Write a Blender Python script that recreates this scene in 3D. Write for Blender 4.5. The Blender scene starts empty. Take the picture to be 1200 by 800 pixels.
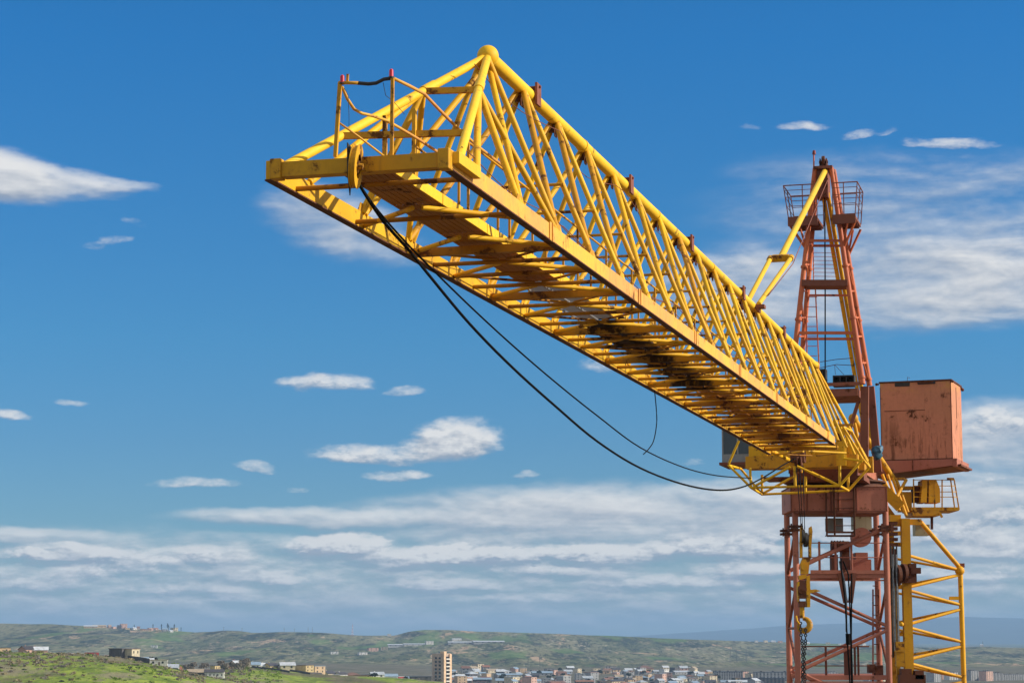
import bpy, bmesh, math, random
import numpy as np
from mathutils import Vector, Matrix
random.seed(7)
rng = np.random.default_rng(7)
SC = bpy.context.scene
COL = SC.collection
R_ = math.radians

# ------------------------------------------------------------------ camera
EYE = 46.0                      # eye height above the valley floor (m)
F = 2500.0                      # focal length in pixels of a 1200 px wide picture
HZ = 745.0                      # horizon line of the photograph
PITCH = math.atan((HZ - 400.0) / F)
cd = bpy.data.cameras.new('camera')
cam = bpy.data.objects.new('camera', cd)
COL.objects.link(cam)
cam.location = (0, 0, EYE)
cam.rotation_euler = (math.pi / 2 + PITCH, 0, 0)
cd.sensor_width = 36.0
cd.lens = 36.0 * F / 1200.0
cd.clip_start = 0.5
cd.clip_end = 120000.0
SC.camera = cam

# ------------------------------------------------------------------ render / exposure
SC.render.engine = 'CYCLES'
SC.cycles.use_denoising = True
SC.cycles.max_bounces = 6
SC.cycles.diffuse_bounces = 3
SC.cycles.volume_bounces = 0
SC.view_settings.view_transform = 'Standard'
SC.view_settings.look = 'None'
SC.view_settings.exposure = 0.50
SC.view_settings.gamma = 1.0

# ------------------------------------------------------------------ sun
SUN_AZ, SUN_EL = R_(95), R_(26)        # azimuth clockwise from the view direction
sd = Vector((math.sin(SUN_AZ) * math.cos(SUN_EL), math.cos(SUN_AZ) * math.cos(SUN_EL), math.sin(SUN_EL)))
ld = bpy.data.lights.new('sun', 'SUN')
ld.energy = 4.0
ld.angle = R_(0.5)
ld.color = (1.0, 0.92, 0.79)
sun = bpy.data.objects.new('sun', ld)
COL.objects.link(sun)
sun.location = (60, -20, 140)
sun.rotation_euler = sd.to_track_quat('Z', 'Y').to_euler()


# ------------------------------------------------------------------ small node helpers
class NT:
    def __init__(s, tree):
        s.t = tree

    def n(s, kind, **kw):
        nd = s.t.nodes.new(kind)
        for k, v in kw.items():
            setattr(nd, k, v)
        return nd

    def l(s, a, b):
        s.t.links.new(a, b)

    def put(s, sock, v):
        if isinstance(v, bpy.types.NodeSocket):
            s.l(v, sock)
        else:
            sock.default_value = v

    def math(s, op, a, b=0.0, c=None, clamp=False):
        nd = s.n('ShaderNodeMath', operation=op, use_clamp=clamp)
        s.put(nd.inputs[0], a)
        s.put(nd.inputs[1], b)
        if c is not None:
            s.put(nd.inputs[2], c)
        return nd.outputs[0]

    def vmath(s, op, a, b=None, out=0):
        nd = s.n('ShaderNodeVectorMath', operation=op)
        s.put(nd.inputs[0], a)
        if b is not None:
            s.put(nd.inputs[1], b)
        return nd.outputs['Value'] if op in ('LENGTH', 'DOT_PRODUCT') else nd.outputs[0]

    def noise(s, vec, scale, detail=5.0, rough=0.55, dist=0.0):
        nd = s.n('ShaderNodeTexNoise')
        s.put(nd.inputs['Vector'], vec)
        nd.inputs['Scale'].default_value = scale
        nd.inputs['Detail'].default_value = detail
        nd.inputs['Roughness'].default_value = rough
        nd.inputs['Distortion'].default_value = dist
        return nd.outputs['Fac']

    def mapr(s, v, a, b, c=0.0, d=1.0, smooth=True):
        nd = s.n('ShaderNodeMapRange', interpolation_type='SMOOTHSTEP' if smooth else 'LINEAR')
        nd.clamp = True
        s.put(nd.inputs[0], v)
        for i, q in enumerate((a, b, c, d)):
            s.put(nd.inputs[i + 1], q)
        return nd.outputs[0]

    def mix(s, f, a, b, mode='MIX'):
        nd = s.n('ShaderNodeMix', data_type='RGBA', blend_type=mode)
        s.put(nd.inputs[0], f)
        for sock, v in ((nd.inputs[6], a), (nd.inputs[7], b)):
            if isinstance(v, (tuple, list)):
                sock.default_value = (v[0], v[1], v[2], 1.0)
            else:
                s.l(v, sock)
        return nd.outputs[2]

    def scale(s, vec, xyz):
        return s.vmath('MULTIPLY', vec, xyz)


# ------------------------------------------------------------------ world: Nishita sky with procedural clouds by direction
def pixdir(px, py):
    cx, cy = (px - 600.0) / F, (400.0 - py) / F
    d = np.array([cx, math.cos(PITCH) - math.sin(PITCH) * cy, math.sin(PITCH) + math.cos(PITCH) * cy])
    return d / np.linalg.norm(d)


def uv_of(px, py):
    """degrees of azimuth and elevation of a direction in the sky"""
    d = pixdir(px, py)
    return math.degrees(math.atan2(d[0], d[1])), math.degrees(math.asin(d[2]))


world = bpy.data.worlds.new('World')
SC.world = world
world.use_nodes = True
wt = world.node_tree
wt.nodes.clear()
w = NT(wt)
PXD = math.degrees(1.0 / F)     # one photo pixel in degrees

# clouds: centre x, y, half width, half height (pixels of the photo), strength, tilt
CLOUDS = [
    (135, 284, 22, 9, 0.40, -0.1), (155, 260, 20, 5, 0.32, 0.1), (105, 290, 16, 6, 0.3, 0.1),
    (378, 449, 58, 11, 0.85, 0.0), (474, 459, 26, 6, 0.55, 0.0),
    (85, 474, 24, 6, 0.50, 0.15), (6, 488, 28, 8, 0.72, 0.1),
    (530, 521, 60, 26, 1.15, -0.12), (430, 536, 64, 14, 0.9, 0.06), (466, 559, 40, 7, 0.7, 0.0),
    (300, 548, 26, 7, 0.55, 0.05), (228, 568, 56, 7, 0.62, 0.0), (346, 575, 15, 5, 0.36, 0.0), (615, 558, 15, 5, 0.48, 0.0),
    (812, 541, 14, 5, 0.42, 0.0), (712, 428, 38, 10, 0.48, 0.1),
    (940, 149, 32, 7, 0.72, 0.05), (1008, 159, 23, 8, 0.50, -0.1), (1042, 155, 13, 6, 0.45, -0.4),
    (1120, 171, 48, 7, 0.62, 0.05), (1068, 168, 18, 6, 0.38, 0.1), (876, 148, 13, 5, 0.34, 0.1),
    # heaped tops of the low bank
    (400, 640, 64, 17, 0.95, 0.0), (548, 650, 80, 15, 0.9, 0.0), (470, 655, 60, 10, 0.6, 0.0), (70, 648, 95, 9, 0.75, 0.0), (232, 652, 60, 11, 0.7, 0.0), (150, 664, 60, 12, 0.6, 0.0),
    (320, 677, 48, 8, 0.6, 0.0), (215, 690, 66, 7, 0.55, 0.0), (40, 684, 60, 9, 0.5, 0.0), (90, 670, 40, 9, 0.5, 0.0), (640, 668, 60, 9, 0.6, 0.0), (700, 650, 90, 13, 0.85, 0.0), (300, 703, 70, 6, 0.4, 0.0), (520, 684, 70, 7, 0.45, 0.0),
    (840, 640, 80, 16, 0.85, 0.0), (900, 622, 50, 16, 0.8, 0.0), (790, 682, 100, 8, 0.55, 0.0), (640, 700, 90, 6, 0.4, 0.0), (880, 668, 60, 10, 0.6, 0.0), (985, 630, 40, 14, 0.8, 0.0),
    (1165, 498, 50, 24, 0.95, 0.0), (1120, 520, 50, 18, 0.6, 0.0), (1150, 560, 80, 14, 0.6, 0.0), (1165, 600, 60, 20, 0.9, 0.0), (1110, 622, 60, 16, 0.85, 0.0), (1180, 645, 60, 14, 0.7, 0.0), (1140, 672, 80, 10, 0.5, 0.0),
]
grp = bpy.data.node_groups.new('cloud_density', 'ShaderNodeTree')
grp.interface.new_socket('P', in_out='INPUT', socket_type='NodeSocketVector')
grp.interface.new_socket('Density', in_out='OUTPUT', socket_type='NodeSocketFloat')
grp.interface.new_socket('Raw', in_out='OUTPUT', socket_type='NodeSocketFloat')
g = NT(grp)
gi = g.n('NodeGroupInput')
go = g.n('NodeGroupOutput')
P0 = gi.outputs['P']
# domain warp, stretched along the horizon
nz1 = g.n('ShaderNodeTexNoise')
g.put(nz1.inputs['Vector'], g.scale(P0, (0.55, 1.5, 1.0)))
nz1.inputs['Scale'].default_value = 1.6
nz1.inputs['Detail'].default_value = 4.0
wv = g.vmath('SUBTRACT', nz1.outputs['Color'], (0.5, 0.5, 0.5))
Pw = g.vmath('ADD', P0, g.scale(wv, (0.9, 0.38, 0.0)))
SOFT = [
    (-8, 203, 100, 30, 1.30, 0.14), (74, 212, 78, 17, 0.95, 0.10), (138, 217, 48, 8, 0.55, 0.06),
    (395, 262, 100, 44, 0.62, 0.25), (445, 288, 70, 24, 0.55, 0.2),
    (1110, 335, 330, 52, 1.05, -0.04), (1130, 245, 330, 70, 0.50, 0.0), (890, 330, 130, 40, 0.70, 0.0), (1010, 205, 170, 34, 0.30, 0.1),
    (1180, 520, 130, 52, 0.95, 0.0), (1150, 600, 210, 70, 0.95, 0.0), (730, 604, 340, 40, 1.05, -0.02), (380, 606, 190, 12, 0.75, 0.0), (55, 629, 130, 12, 0.9, 0.03),
]


def cloud_sum(lst, flat):
    tot = None
    for (cx, cy, a, b, st, tilt) in lst:
        u0, v0 = uv_of(cx, cy)
        q = g.vmath('SUBTRACT', Pw, (u0, v0, 0))
        dx = g.vmath('DOT_PRODUCT', q, (1.0 / (a * PXD), -tilt / (a * PXD), 0))
        dy = g.vmath('DOT_PRODUCT', q, (tilt / (b * PXD), 1.0 / (b * PXD), 0))
        if flat:
            dy = g.math('MULTIPLY', dy, g.mapr(dy, -0.2, 0.2, 1.5, 0.9))
        r2 = g.math('ADD', g.math('MULTIPLY', dx, dx), g.math('MULTIPLY', dy, dy))
        m = g.math('MULTIPLY', g.mapr(r2, 1.7, 0.0), st)
        tot = m if tot is None else g.math('ADD', tot, g.math('MULTIPLY', m, g.math('SUBTRACT', 1.0, g.math('MINIMUM', tot, 1.0))))
    return tot


tot = cloud_sum(CLOUDS, True)
sft = cloud_sum(SOFT, False)
sepP = g.n('ShaderNodeSeparateXYZ')
g.l(P0, sepP.inputs[0])
el = sepP.outputs[1]
fb = g.noise(g.scale(P0, (0.60, 1.35, 1.0)), 2.3, 9.0, 0.58, 0.2)
fb2 = g.noise(g.scale(P0, (0.62, 1.2, 1.0)), 7.5, 6.0, 0.6, 0.3)
sn = g.noise(g.scale(P0, (0.16, 0.75, 1.0)), 1.1, 7.0, 0.52, 0.4)
puff = g.math('ADD', g.math('MULTIPLY', tot, 1.4), g.math('MULTIPLY', g.math('SUBTRACT', fb, 0.5), g.mapr(tot, 0.0, 0.3, 0.0, 1.5)))
puff = g.math('ADD', puff, g.math('MULTIPLY', g.math('SUBTRACT', fb2, 0.5), g.mapr(tot, 0.0, 0.3, 0.0, 0.6)))
veil = g.math('ADD', g.math('MULTIPLY', sft, 1.15), g.math('MULTIPLY', g.math('SUBTRACT', sn, 0.5), g.mapr(sft, 0.0, 0.5, 0.0, 1.7)))
veil = g.math('ADD', veil, g.math('MULTIPLY', g.math('SUBTRACT', fb, 0.5), g.mapr(sft, 0.0, 0.5, 0.0, 0.45)))
# low deck of stratocumulus: an even grey sheet with brighter heaped tops
bn = g.noise(g.scale(P0, (0.30, 1.0, 1.0)), 1.9, 9.0, 0.58, 0.0)
edge = g.math('ADD', el, g.math('MULTIPLY', g.math('SUBTRACT', sn, 0.5), 1.6))
band = g.math('MULTIPLY', g.mapr(el, -0.2, 0.4), g.mapr(edge, 3.3, 2.1))
deck = g.math('MULTIPLY', band, g.math('ADD', 0.80, g.mapr(bn, 0.25, 0.75, -0.30, 0.38)))
allc = g.math('MAXIMUM', g.math('MAXIMUM', g.math('MULTIPLY', puff, 0.92), veil), deck)
allc = g.math('ADD', allc, g.math('MULTIPLY', g.math('MULTIPLY', band, g.math('MAXIMUM', puff, 0.0)), 0.45))
g.l(allc, go.inputs[1])
dens = g.mapr(allc, 0.10, 1.40)
g.l(dens, go.inputs[0])

tc = w.n('ShaderNodeTexCoord')
dirv = w.vmath('NORMALIZE', tc.outputs['Generated'])
sep = w.n('ShaderNodeSeparateXYZ')
w.l(dirv, sep.inputs[0])
az = w.math('MULTIPLY', w.math('ARCTAN2', sep.outputs[0], sep.outputs[1]), 180 / math.pi)
elv = w.math('MULTIPLY', w.math('ARCSINE', sep.outputs[2]), 180 / math.pi)
cxyz = w.n('ShaderNodeCombineXYZ')
w.l(az, cxyz.inputs[0])
w.l(elv, cxyz.inputs[1])
P = cxyz.outputs[0]
d1 = w.n('ShaderNodeGroup', node_tree=grp)
w.l(P, d1.inputs[0])
d2 = w.n('ShaderNodeGroup', node_tree=grp)
w.l(w.vmath('ADD', P, (0.12, 0.17, 0)), d2.inputs[0])
D1, Q1, Q2 = d1.outputs[0], d1.outputs[1], d2.outputs[1]
lit = w.math('ADD', 0.53, w.math('MULTIPLY', w.math('SUBTRACT', Q1, Q2), 1.35), clamp=True)
lit = w.math('ADD', lit, w.math('MULTIPLY', w.math('SUBTRACT', Q1, 1.05), 0.16), clamp=True)
soft = w.noise(w.scale(P, (0.5, 1.3, 1.0)), 0.9, 4.0)
lit = w.math('ADD', lit, w.math('MULTIPLY', w.math('SUBTRACT', soft, 0.5), 0.9), clamp=True)
lit = w.math('MULTIPLY', lit, w.mapr(elv, 0.2, 2.0, 0.82, 1.0), clamp=True)
sky = w.n('ShaderNodeTexSky')
sky.sky_type = 'NISHITA'
sky.sun_disc = False
sky.sun_elevation = SUN_EL
sky.sun_rotation = SUN_AZ
sky.altitude = 1200.0
sky.air_density = 1.0
sky.dust_density = 0.15
sky.ozone_density = 2.0
SKY_STRENGTH = 0.15
K = 1.0 / SKY_STRENGTH
soft_v = w.noise(dirv, 2.2, 5.0)
# deep polarised blue overhead, paler towards the horizon
ramp = w.n('ShaderNodeValToRGB')
w.l(w.mapr(elv, 0.0, 20.0, smooth=False), ramp.inputs[0])
cr = ramp.color_ramp
for i_, (p_, c_) in enumerate(((0.0, (0.21, 0.30, 0.39)), (0.255, (0.150, 0.310, 0.450)), (0.395, (0.120, 0.342, 0.496)), (0.79, (0.064, 0.365, 0.600)))):
    e_ = cr.elements[i_] if i_ < 2 else cr.elements.new(p_)
    e_.position = p_
    e_.color = c_ + (1.0,)
blue = w.mix(1.0, sky.outputs[0], ramp.outputs[0], 'MULTIPLY')
# away from this clear quarter an unseen bright cloud veil, added as fill light
veil = w.mix(w.mapr(soft_v, 0.35, 0.7, 0.45, 0.75), w.mix(1.0, sky.outputs[0], (1.0, 0.95, 0.9), 'MULTIPLY'), (0.47 * K, 0.45 * K, 0.43 * K))
clear = w.math('MULTIPLY', w.mapr(sep.outputs[1], 0.45, 0.90), w.mapr(elv, 42.0, 20.0))
skyc = w.mix(clear, veil, blue)
ccol = w.mix(lit, (0.238 * K, 0.278 * K, 0.345 * K), (0.60 * K, 0.595 * K, 0.585 * K))
skyc = w.mix(w.math('MULTIPLY', D1, 0.94), skyc, ccol)
bg = w.n('ShaderNodeBackground')
w.l(skyc, bg.inputs[0])
bg.inputs[1].default_value = SKY_STRENGTH
wo = w.n('ShaderNodeOutputWorld')
w.l(bg.outputs[0], wo.inputs[0])


# ------------------------------------------------------------------ geometry of the view and of the jib (eye-centred metres)
def ray(px, py):
    cx, cy = (px - 600.0) / F, (400.0 - py) / F
    return np.array([cx, math.cos(PITCH) - math.sin(PITCH) * cy, math.sin(PITCH) + math.cos(PITCH) * cy])


def D(px, py, d):
    r = ray(px, py)
    return r * (d / r[1])


V = ray(1290, HZ)
V[2] = 0
V /= np.linalg.norm(V)                       # along the jib, tip -> mast
C = np.array([V[1], -V[0], 0.0])             # to the jib's right hand side
JR = D(541, 206, 26.0)                       # lower outer edge of the right bottom chord at the tip
UP = np.array([0, 0, 1.0])
W = 2.427                                    # jib width
HJ = 3.06                                    # jib height
MID = -W / 2


def J(s, lat, h):
    return JR + V * s + C * lat + UP * h


def S(px, py, s):
    r = ray(px, py)
    return r * (((JR @ V) + s) / (r @ V))


def M(px, py, lat):
    r = ray(px, py)
    return r * (((JR @ C) + lat) / (r @ C))


def nrm(v):
    v = np.asarray(v, float)
    return v / np.linalg.norm(v)


# ------------------------------------------------------------------ mesh builder
WORLD_LOC = {}


class MB:
    def __init__(s):
        s.v, s.f, s.sm, s.mi = [], [], [], []
        s.m = 0

    def _add(s, vs, fs, smooth=False):
        o = len(s.v)
        s.v.extend([tuple(map(float, p)) for p in vs])
        for f in fs:
            s.f.append(tuple(i + o for i in f))
            s.sm.append(smooth)
            s.mi.append(s.m)
        return s

    def tube(s, p, q, r, r2=None, n=10, caps=True):
        p, q = np.asarray(p, float), np.asarray(q, float)
        r2 = r if r2 is None else r2
        d = nrm(q - p)
        a = np.cross(d, UP if abs(d[2]) < 0.95 else np.array([1.0, 0, 0]))
        a = nrm(a)
        b = np.cross(d, a)
        vs = []
        for c_, rr in ((p, r), (q, r2)):
            for k in range(n):
                t = 2 * math.pi * k / n
                vs.append(c_ + (a * math.cos(t) + b * math.sin(t)) * rr)
        fs = [(k, (k + 1) % n, n + (k + 1) % n, n + k) for k in range(n)]
        s._add(vs, fs, True)
        if caps:
            s._add(vs[:n], [tuple(reversed(range(n)))])
            s._add(vs[n:], [tuple(range(n))])
        return s

    def path(s, pts, r, n=6):
        pts = [np.asarray(p, float) for p in pts]
        rings = []
        for i, p in enumerate(pts):
            d = nrm(pts[min(i + 1, len(pts) - 1)] - pts[max(i - 1, 0)])
            a = nrm(np.cross(d, UP if abs(d[2]) < 0.97 else np.array([1.0, 0, 0])))
            b = np.cross(d, a)
            rings.append([p + (a * math.cos(2 * math.pi * k / n) + b * math.sin(2 * math.pi * k / n)) * r for k in range(n)])
        vs = [q for rg in rings for q in rg]
        fs = []
        for i in range(len(pts) - 1):
            for k in range(n):
                fs.append((i * n + k, i * n + (k + 1) % n, (i + 1) * n + (k + 1) % n, (i + 1) * n + k))
        fs.append(tuple(reversed(range(n))))
        fs.append(tuple(range((len(pts) - 1) * n, len(pts) * n)))
        return s._add(vs, fs, True)

    def beam(s, p, q, wd, ht, up=UP):
        """rectangular section: wd across, ht along up; p-q is the centre line"""
        p, q = np.asarray(p, float), np.asarray(q, float)
        d = nrm(q - p)
        a = np.cross(d, up)
        if np.linalg.norm(a) < 1e-4:
            a = np.cross(d, V)
        a = nrm(a)
        b = np.cross(a, d)
        vs = []
        for c_ in (p, q):
            for sa, sb in ((-1, -1), (1, -1), (1, 1), (-1, 1)):
                vs.append(c_ + a * (sa * wd / 2) + b * (sb * ht / 2))
        return s._add(vs, [(0, 1, 2, 3)[::-1], (4, 5, 6, 7), (0, 1, 5, 4), (1, 2, 6, 5), (2, 3, 7, 6), (3, 0, 4, 7)])

    def box(s, o, a, b, c):
        """box from corner o with edge vectors a, b, c"""
        o, a, b, c = [np.asarray(t, float) for t in (o, a, b, c)]
        vs = [o, o + a, o + a + b, o + b, o + c, o + a + c, o + a + b + c, o + b + c]
        return s._add(vs, [(3, 2, 1, 0), (4, 5, 6, 7), (0, 1, 5, 4), (1, 2, 6, 5), (2, 3, 7, 6), (3, 0, 4, 7)])

    def prism(s, pts, vec):
        pts = [np.asarray(p, float) for p in pts]
        vec = np.asarray(vec, float)
        n = len(pts)
        vs = pts + [p + vec for p in pts]
        fs = [tuple(reversed(range(n))), tuple(range(n, 2 * n))]
        fs += [(k, (k + 1) % n, n + (k + 1) % n, n + k) for k in range(n)]
        return s._add(vs, fs)

    def sphere(s, c, r, nu=20, nv=12, sq=(1, 1, 1)):
        c = np.asarray(c, float)
        vs, fs = [], []
        for i in range(nv + 1):
            th = math.pi * i / nv
            for k in range(nu):
                ph = 2 * math.pi * k / nu
                vs.append(c + r * np.array([math.sin(th) * math.cos(ph) * sq[0], math.sin(th) * math.sin(ph) * sq[1], math.cos(th) * sq[2]]))
        for i in range(nv):
            for k in range(nu):
                fs.append((i * nu + k, (i + 1) * nu + k, (i + 1) * nu + (k + 1) % nu, i * nu + (k + 1) % nu))
        return s._add(vs, fs, True)

    def wheel(s, c, ax, r, th, n=24, r_in=None):
        c, ax = np.asarray(c, float), nrm(ax)
        if r_in is None:
            return s.tube(c - ax * th / 2, c + ax * th / 2, r, n=n)
        a = nrm(np.cross(ax, UP if abs(ax[2]) < 0.9 else V))
        b = np.cross(ax, a)
        vs = []
        for rr, t in ((r_in, -1), (r, -1), (r, 1), (r_in, 1)):
            for k in range(n):
                an = 2 * math.pi * k / n
                vs.append(c + ax * (t * th / 2) + (a * math.cos(an) + b * math.sin(an)) * rr)
        fs = []
        for j in range(4):
            for k in range(n):
                fs.append((j * n + k, j * n + (k + 1) % n, ((j + 1) % 4) * n + (k + 1) % n, ((j + 1) % 4) * n + k))
        return s._add(vs, fs)

    def build(s, name, mat, parent=None, lift=True, bevel=0.0, origin=None):
        v = np.array(s.v, float)
        if lift:
            v = v + np.array([0, 0, EYE])
        lo, hi = v.min(0), v.max(0)
        o = (lo + hi) / 2 if origin is None else np.asarray(origin, float)
        me = bpy.data.meshes.new(name)
        me.from_pydata([tuple(p) for p in (v - o)], [], s.f)
        mats = mat if isinstance(mat, (list, tuple)) else [mat]
        for m in mats:
            me.materials.append(m)
        me.polygons.foreach_set('use_smooth', s.sm)
        me.polygons.foreach_set('material_index', s.mi)
        bm = bmesh.new()
        bm.from_mesh(me)
        bmesh.ops.recalc_face_normals(bm, faces=bm.faces)
        bm.to_mesh(me)
        bm.free()
        me.update()
        ob = bpy.data.objects.new(name, me)
        COL.objects.link(ob)
        pl = np.zeros(3)
        if parent is not None:
            ob.parent = parent
            pl = WORLD_LOC[parent.name]
        ob.location = tuple(o - pl)
        WORLD_LOC[ob.name] = o
        if bevel:
            bv = ob.modifiers.new('bevel', 'BEVEL')
            bv.width = bevel
            bv.segments = 2
            bv.limit_method = 'ANGLE'
        return ob


def empty(name, p, parent=None, lift=True):
    ob = bpy.data.objects.new(name, None)
    COL.objects.link(ob)
    o = np.asarray(p, float) + (np.array([0, 0, EYE]) if lift else 0)
    pl = np.zeros(3)
    if parent is not None:
        ob.parent = parent
        pl = WORLD_LOC[parent.name]
    ob.location = tuple(o - pl)
    ob.empty_display_size = 0.3
    WORLD_LOC[ob.name] = o
    return ob


def tag(o, label=None, cat=None, group=None, kind=None):
    if label:
        o['label'] = label
    if cat:
        o['category'] = cat
    if group:
        o['group'] = group
    if kind:
        o['kind'] = kind
    return o


# ------------------------------------------------------------------ materials
def principled(name):
    m = bpy.data.materials.new(name)
    m.use_nodes = True
    t = m.node_tree
    t.nodes.clear()
    h = NT(t)
    b = h.n('ShaderNodeBsdfPrincipled')
    o = h.n('ShaderNodeOutputMaterial')
    h.l(b.outputs[0], o.inputs[0])
    return m, h, b


RUST = (0.085, 0.028, 0.010)


def paint(name, base, alt, rust_amt=0.35, streak=0.5, rough=0.58, scale=1.0, rust=RUST, bump=0.12):
    """weathered paint: fading, chips, rust blooms and runs"""
    m, h, b = principled(name)
    geo = h.n('ShaderNodeNewGeometry')
    pos = geo.outputs['Position']
    oi = h.n('ShaderNodeObjectInfo')
    big = h.noise(pos, 0.55 * scale, 3.0)
    fine = h.noise(pos, 9.0 * scale, 6.0, 0.65)
    mid = h.noise(pos, 2.6 * scale, 8.0, 0.68)
    run = h.noise(h.scale(pos, (9.0, 9.0, 0.9)), scale, 5.0, 0.6)
    c = h.mix(h.mapr(big, 0.35, 0.68), base, alt)
    c = h.mix(h.math('MULTIPLY', h.mapr(fine, 0.35, 0.75), 0.22), c, tuple(x * 0.55 for x in base))
    val = h.math('ADD', 0.86, h.math('MULTIPLY', oi.outputs['Random'], 0.24))
    hv = h.n('ShaderNodeHueSaturation')
    h.l(c, hv.inputs['Color'])
    h.l(val, hv.inputs['Value'])
    c = hv.outputs[0]
    # pale bleached rust halo, then the dark rust core
    th = 0.66 - 0.14 * rust_amt
    halo = h.math('MULTIPLY', h.mapr(mid, th - 0.07, th + 0.03), 0.55)
    c = h.mix(halo, c, tuple(0.45 * x + 0.55 * y * 2.2 for x, y in zip(base, rust)))
    core = h.mapr(mid, th, th + 0.06)
    c = h.mix(h.math('MULTIPLY', core, 0.92), c, rust)
    st = h.math('MULTIPLY', h.mapr(run, 0.56, 0.74), streak)
    c = h.mix(st, c, tuple(0.5 * x + 0.5 * y * 1.5 for x, y in zip(base, rust)))
    h.l(c, b.inputs['Base Color'])
    b.inputs['Specular IOR Level'].default_value = 0.28
    h.l(h.math('ADD', rough, h.math('MULTIPLY', core, 0.35), clamp=True), b.inputs['Roughness'])
    bp = h.n('ShaderNodeBump')
    bp.inputs['Strength'].default_value = bump
    bp.inputs['Distance'].default_value = 0.02
    h.l(h.math('ADD', fine, h.math('MULTIPLY', core, -0.6)), bp.inputs['Height'])
    h.l(bp.outputs[0], b.inputs['Normal'])
    return m


def plain(name, col, rough=0.6, var=0.25, scale=6.0, metal=0.0):
    m, h, b = principled(name)
    geo = h.n('ShaderNodeNewGeometry')
    n1 = h.noise(geo.outputs['Position'], scale, 6.0)
    h.l(h.mix(h.mapr(n1, 0.3, 0.7), tuple(x * (1 - var) for x in col), tuple(min(1, x * (1 + var)) for x in col)), b.inputs['Base Color'])
    b.inputs['Roughness'].default_value = rough
    b.inputs['Metallic'].default_value = metal
    return m


M_Y = paint('yellow_paint', (0.84, 0.475, 0.009), (0.74, 0.365, 0.008), 0.50, 0.45)
M_YB = paint('underside_shaded_yellow', (0.56, 0.24, 0.006), (0.38, 0.15, 0.007), 0.9, 0.6)  # the jib yellow with underside shade put into the colour, plus rust
M_YC = paint('yellow_paint_clean', (0.86, 0.525, 0.022), (0.80, 0.455, 0.014), 0.22, 0.25)
M_YD = paint('yellow_paint_worn', (0.68, 0.345, 0.010), (0.56, 0.25, 0.009), 0.75, 0.6)
M_O = paint('faded_orange_paint', (0.72, 0.32, 0.075), (0.80, 0.43, 0.04), 0.30, 0.75)
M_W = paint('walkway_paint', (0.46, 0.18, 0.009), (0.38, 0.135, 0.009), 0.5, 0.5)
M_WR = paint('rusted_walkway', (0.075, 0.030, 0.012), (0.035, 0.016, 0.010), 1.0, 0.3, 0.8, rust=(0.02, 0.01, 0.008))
M_YO = paint('orange_yellow_paint', (0.74, 0.375, 0.008), (0.66, 0.30, 0.008), 0.35, 0.35)
M_YR = paint('rusted_yellow', (0.55, 0.27, 0.012), (0.12, 0.05, 0.016), 1.35, 0.7, rust=(0.03, 0.013, 0.008))
nr_ = NT(M_YR.node_tree)
bs_ = [n for n in M_YR.node_tree.nodes if n.type == 'BSDF_PRINCIPLED'][0]
old_ = bs_.inputs['Base Color'].links[0].from_socket
ge_ = nr_.n('ShaderNodeNewGeometry')
lat_ = nr_.vmath('DOT_PRODUCT', nr_.vmath('SUBTRACT', ge_.outputs['Position'], tuple(JR + UP * EYE)), tuple(C))
wob_ = nr_.math('MULTIPLY', nr_.math('SUBTRACT', nr_.noise(ge_.outputs['Position'], 2.2, 6.0, 0.7), 0.5), 1.1)
off_ = nr_.math('ABSOLUTE', nr_.math('ADD', lat_, 1.36))
cl_ = nr_.mix(nr_.mapr(nr_.math('ADD', off_, wob_), 0.62, 0.38), (0.62, 0.27, 0.007), old_)  # rust near the walkway line, shade-darkened yellow beyond it
nr_.l(cl_, bs_.inputs['Base Color'])
M_R = paint('red_oxide_paint', (0.64, 0.165, 0.058), (0.52, 0.12, 0.048), 0.38, 0.4)
M_RM = paint('mast_red_paint', (0.50, 0.178, 0.112), (0.42, 0.145, 0.095), 0.40, 0.4)
M_S = paint('salmon_paint', (0.60, 0.235, 0.130), (0.56, 0.23, 0.115), 0.32, 0.45, 0.6, 0.8)
nt_ = NT(M_S.node_tree)
bs_ = [n for n in M_S.node_tree.nodes if n.type == 'BSDF_PRINCIPLED'][0]
old_ = bs_.inputs['Base Color'].links[0].from_socket
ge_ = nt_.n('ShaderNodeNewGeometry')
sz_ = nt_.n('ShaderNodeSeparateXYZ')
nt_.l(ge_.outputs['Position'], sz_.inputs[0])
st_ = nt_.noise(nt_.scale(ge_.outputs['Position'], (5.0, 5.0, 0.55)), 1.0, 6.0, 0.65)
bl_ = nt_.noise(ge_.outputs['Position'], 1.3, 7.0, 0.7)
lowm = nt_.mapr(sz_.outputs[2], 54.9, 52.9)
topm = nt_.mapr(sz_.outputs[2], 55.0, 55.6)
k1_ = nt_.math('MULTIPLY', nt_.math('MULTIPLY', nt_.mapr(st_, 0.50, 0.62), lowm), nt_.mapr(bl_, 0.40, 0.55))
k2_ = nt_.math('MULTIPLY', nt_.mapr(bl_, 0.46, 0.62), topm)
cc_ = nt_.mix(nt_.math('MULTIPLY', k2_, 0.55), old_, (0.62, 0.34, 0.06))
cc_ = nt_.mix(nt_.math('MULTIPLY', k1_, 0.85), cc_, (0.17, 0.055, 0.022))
nt_.l(cc_, bs_.inputs['Base Color'])
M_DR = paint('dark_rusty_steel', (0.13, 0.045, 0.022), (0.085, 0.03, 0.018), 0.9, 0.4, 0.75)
M_BR = paint('brown_red_steel', (0.26, 0.085, 0.048), (0.19, 0.062, 0.038), 0.6, 0.4, 0.65)
M_BLK = plain('black_rope', (0.006, 0.0055, 0.0055), 0.9)
[n for n in M_BLK.node_tree.nodes if n.type == 'BSDF_PRINCIPLED'][0].inputs['Specular IOR Level'].default_value = 0.1
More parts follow.
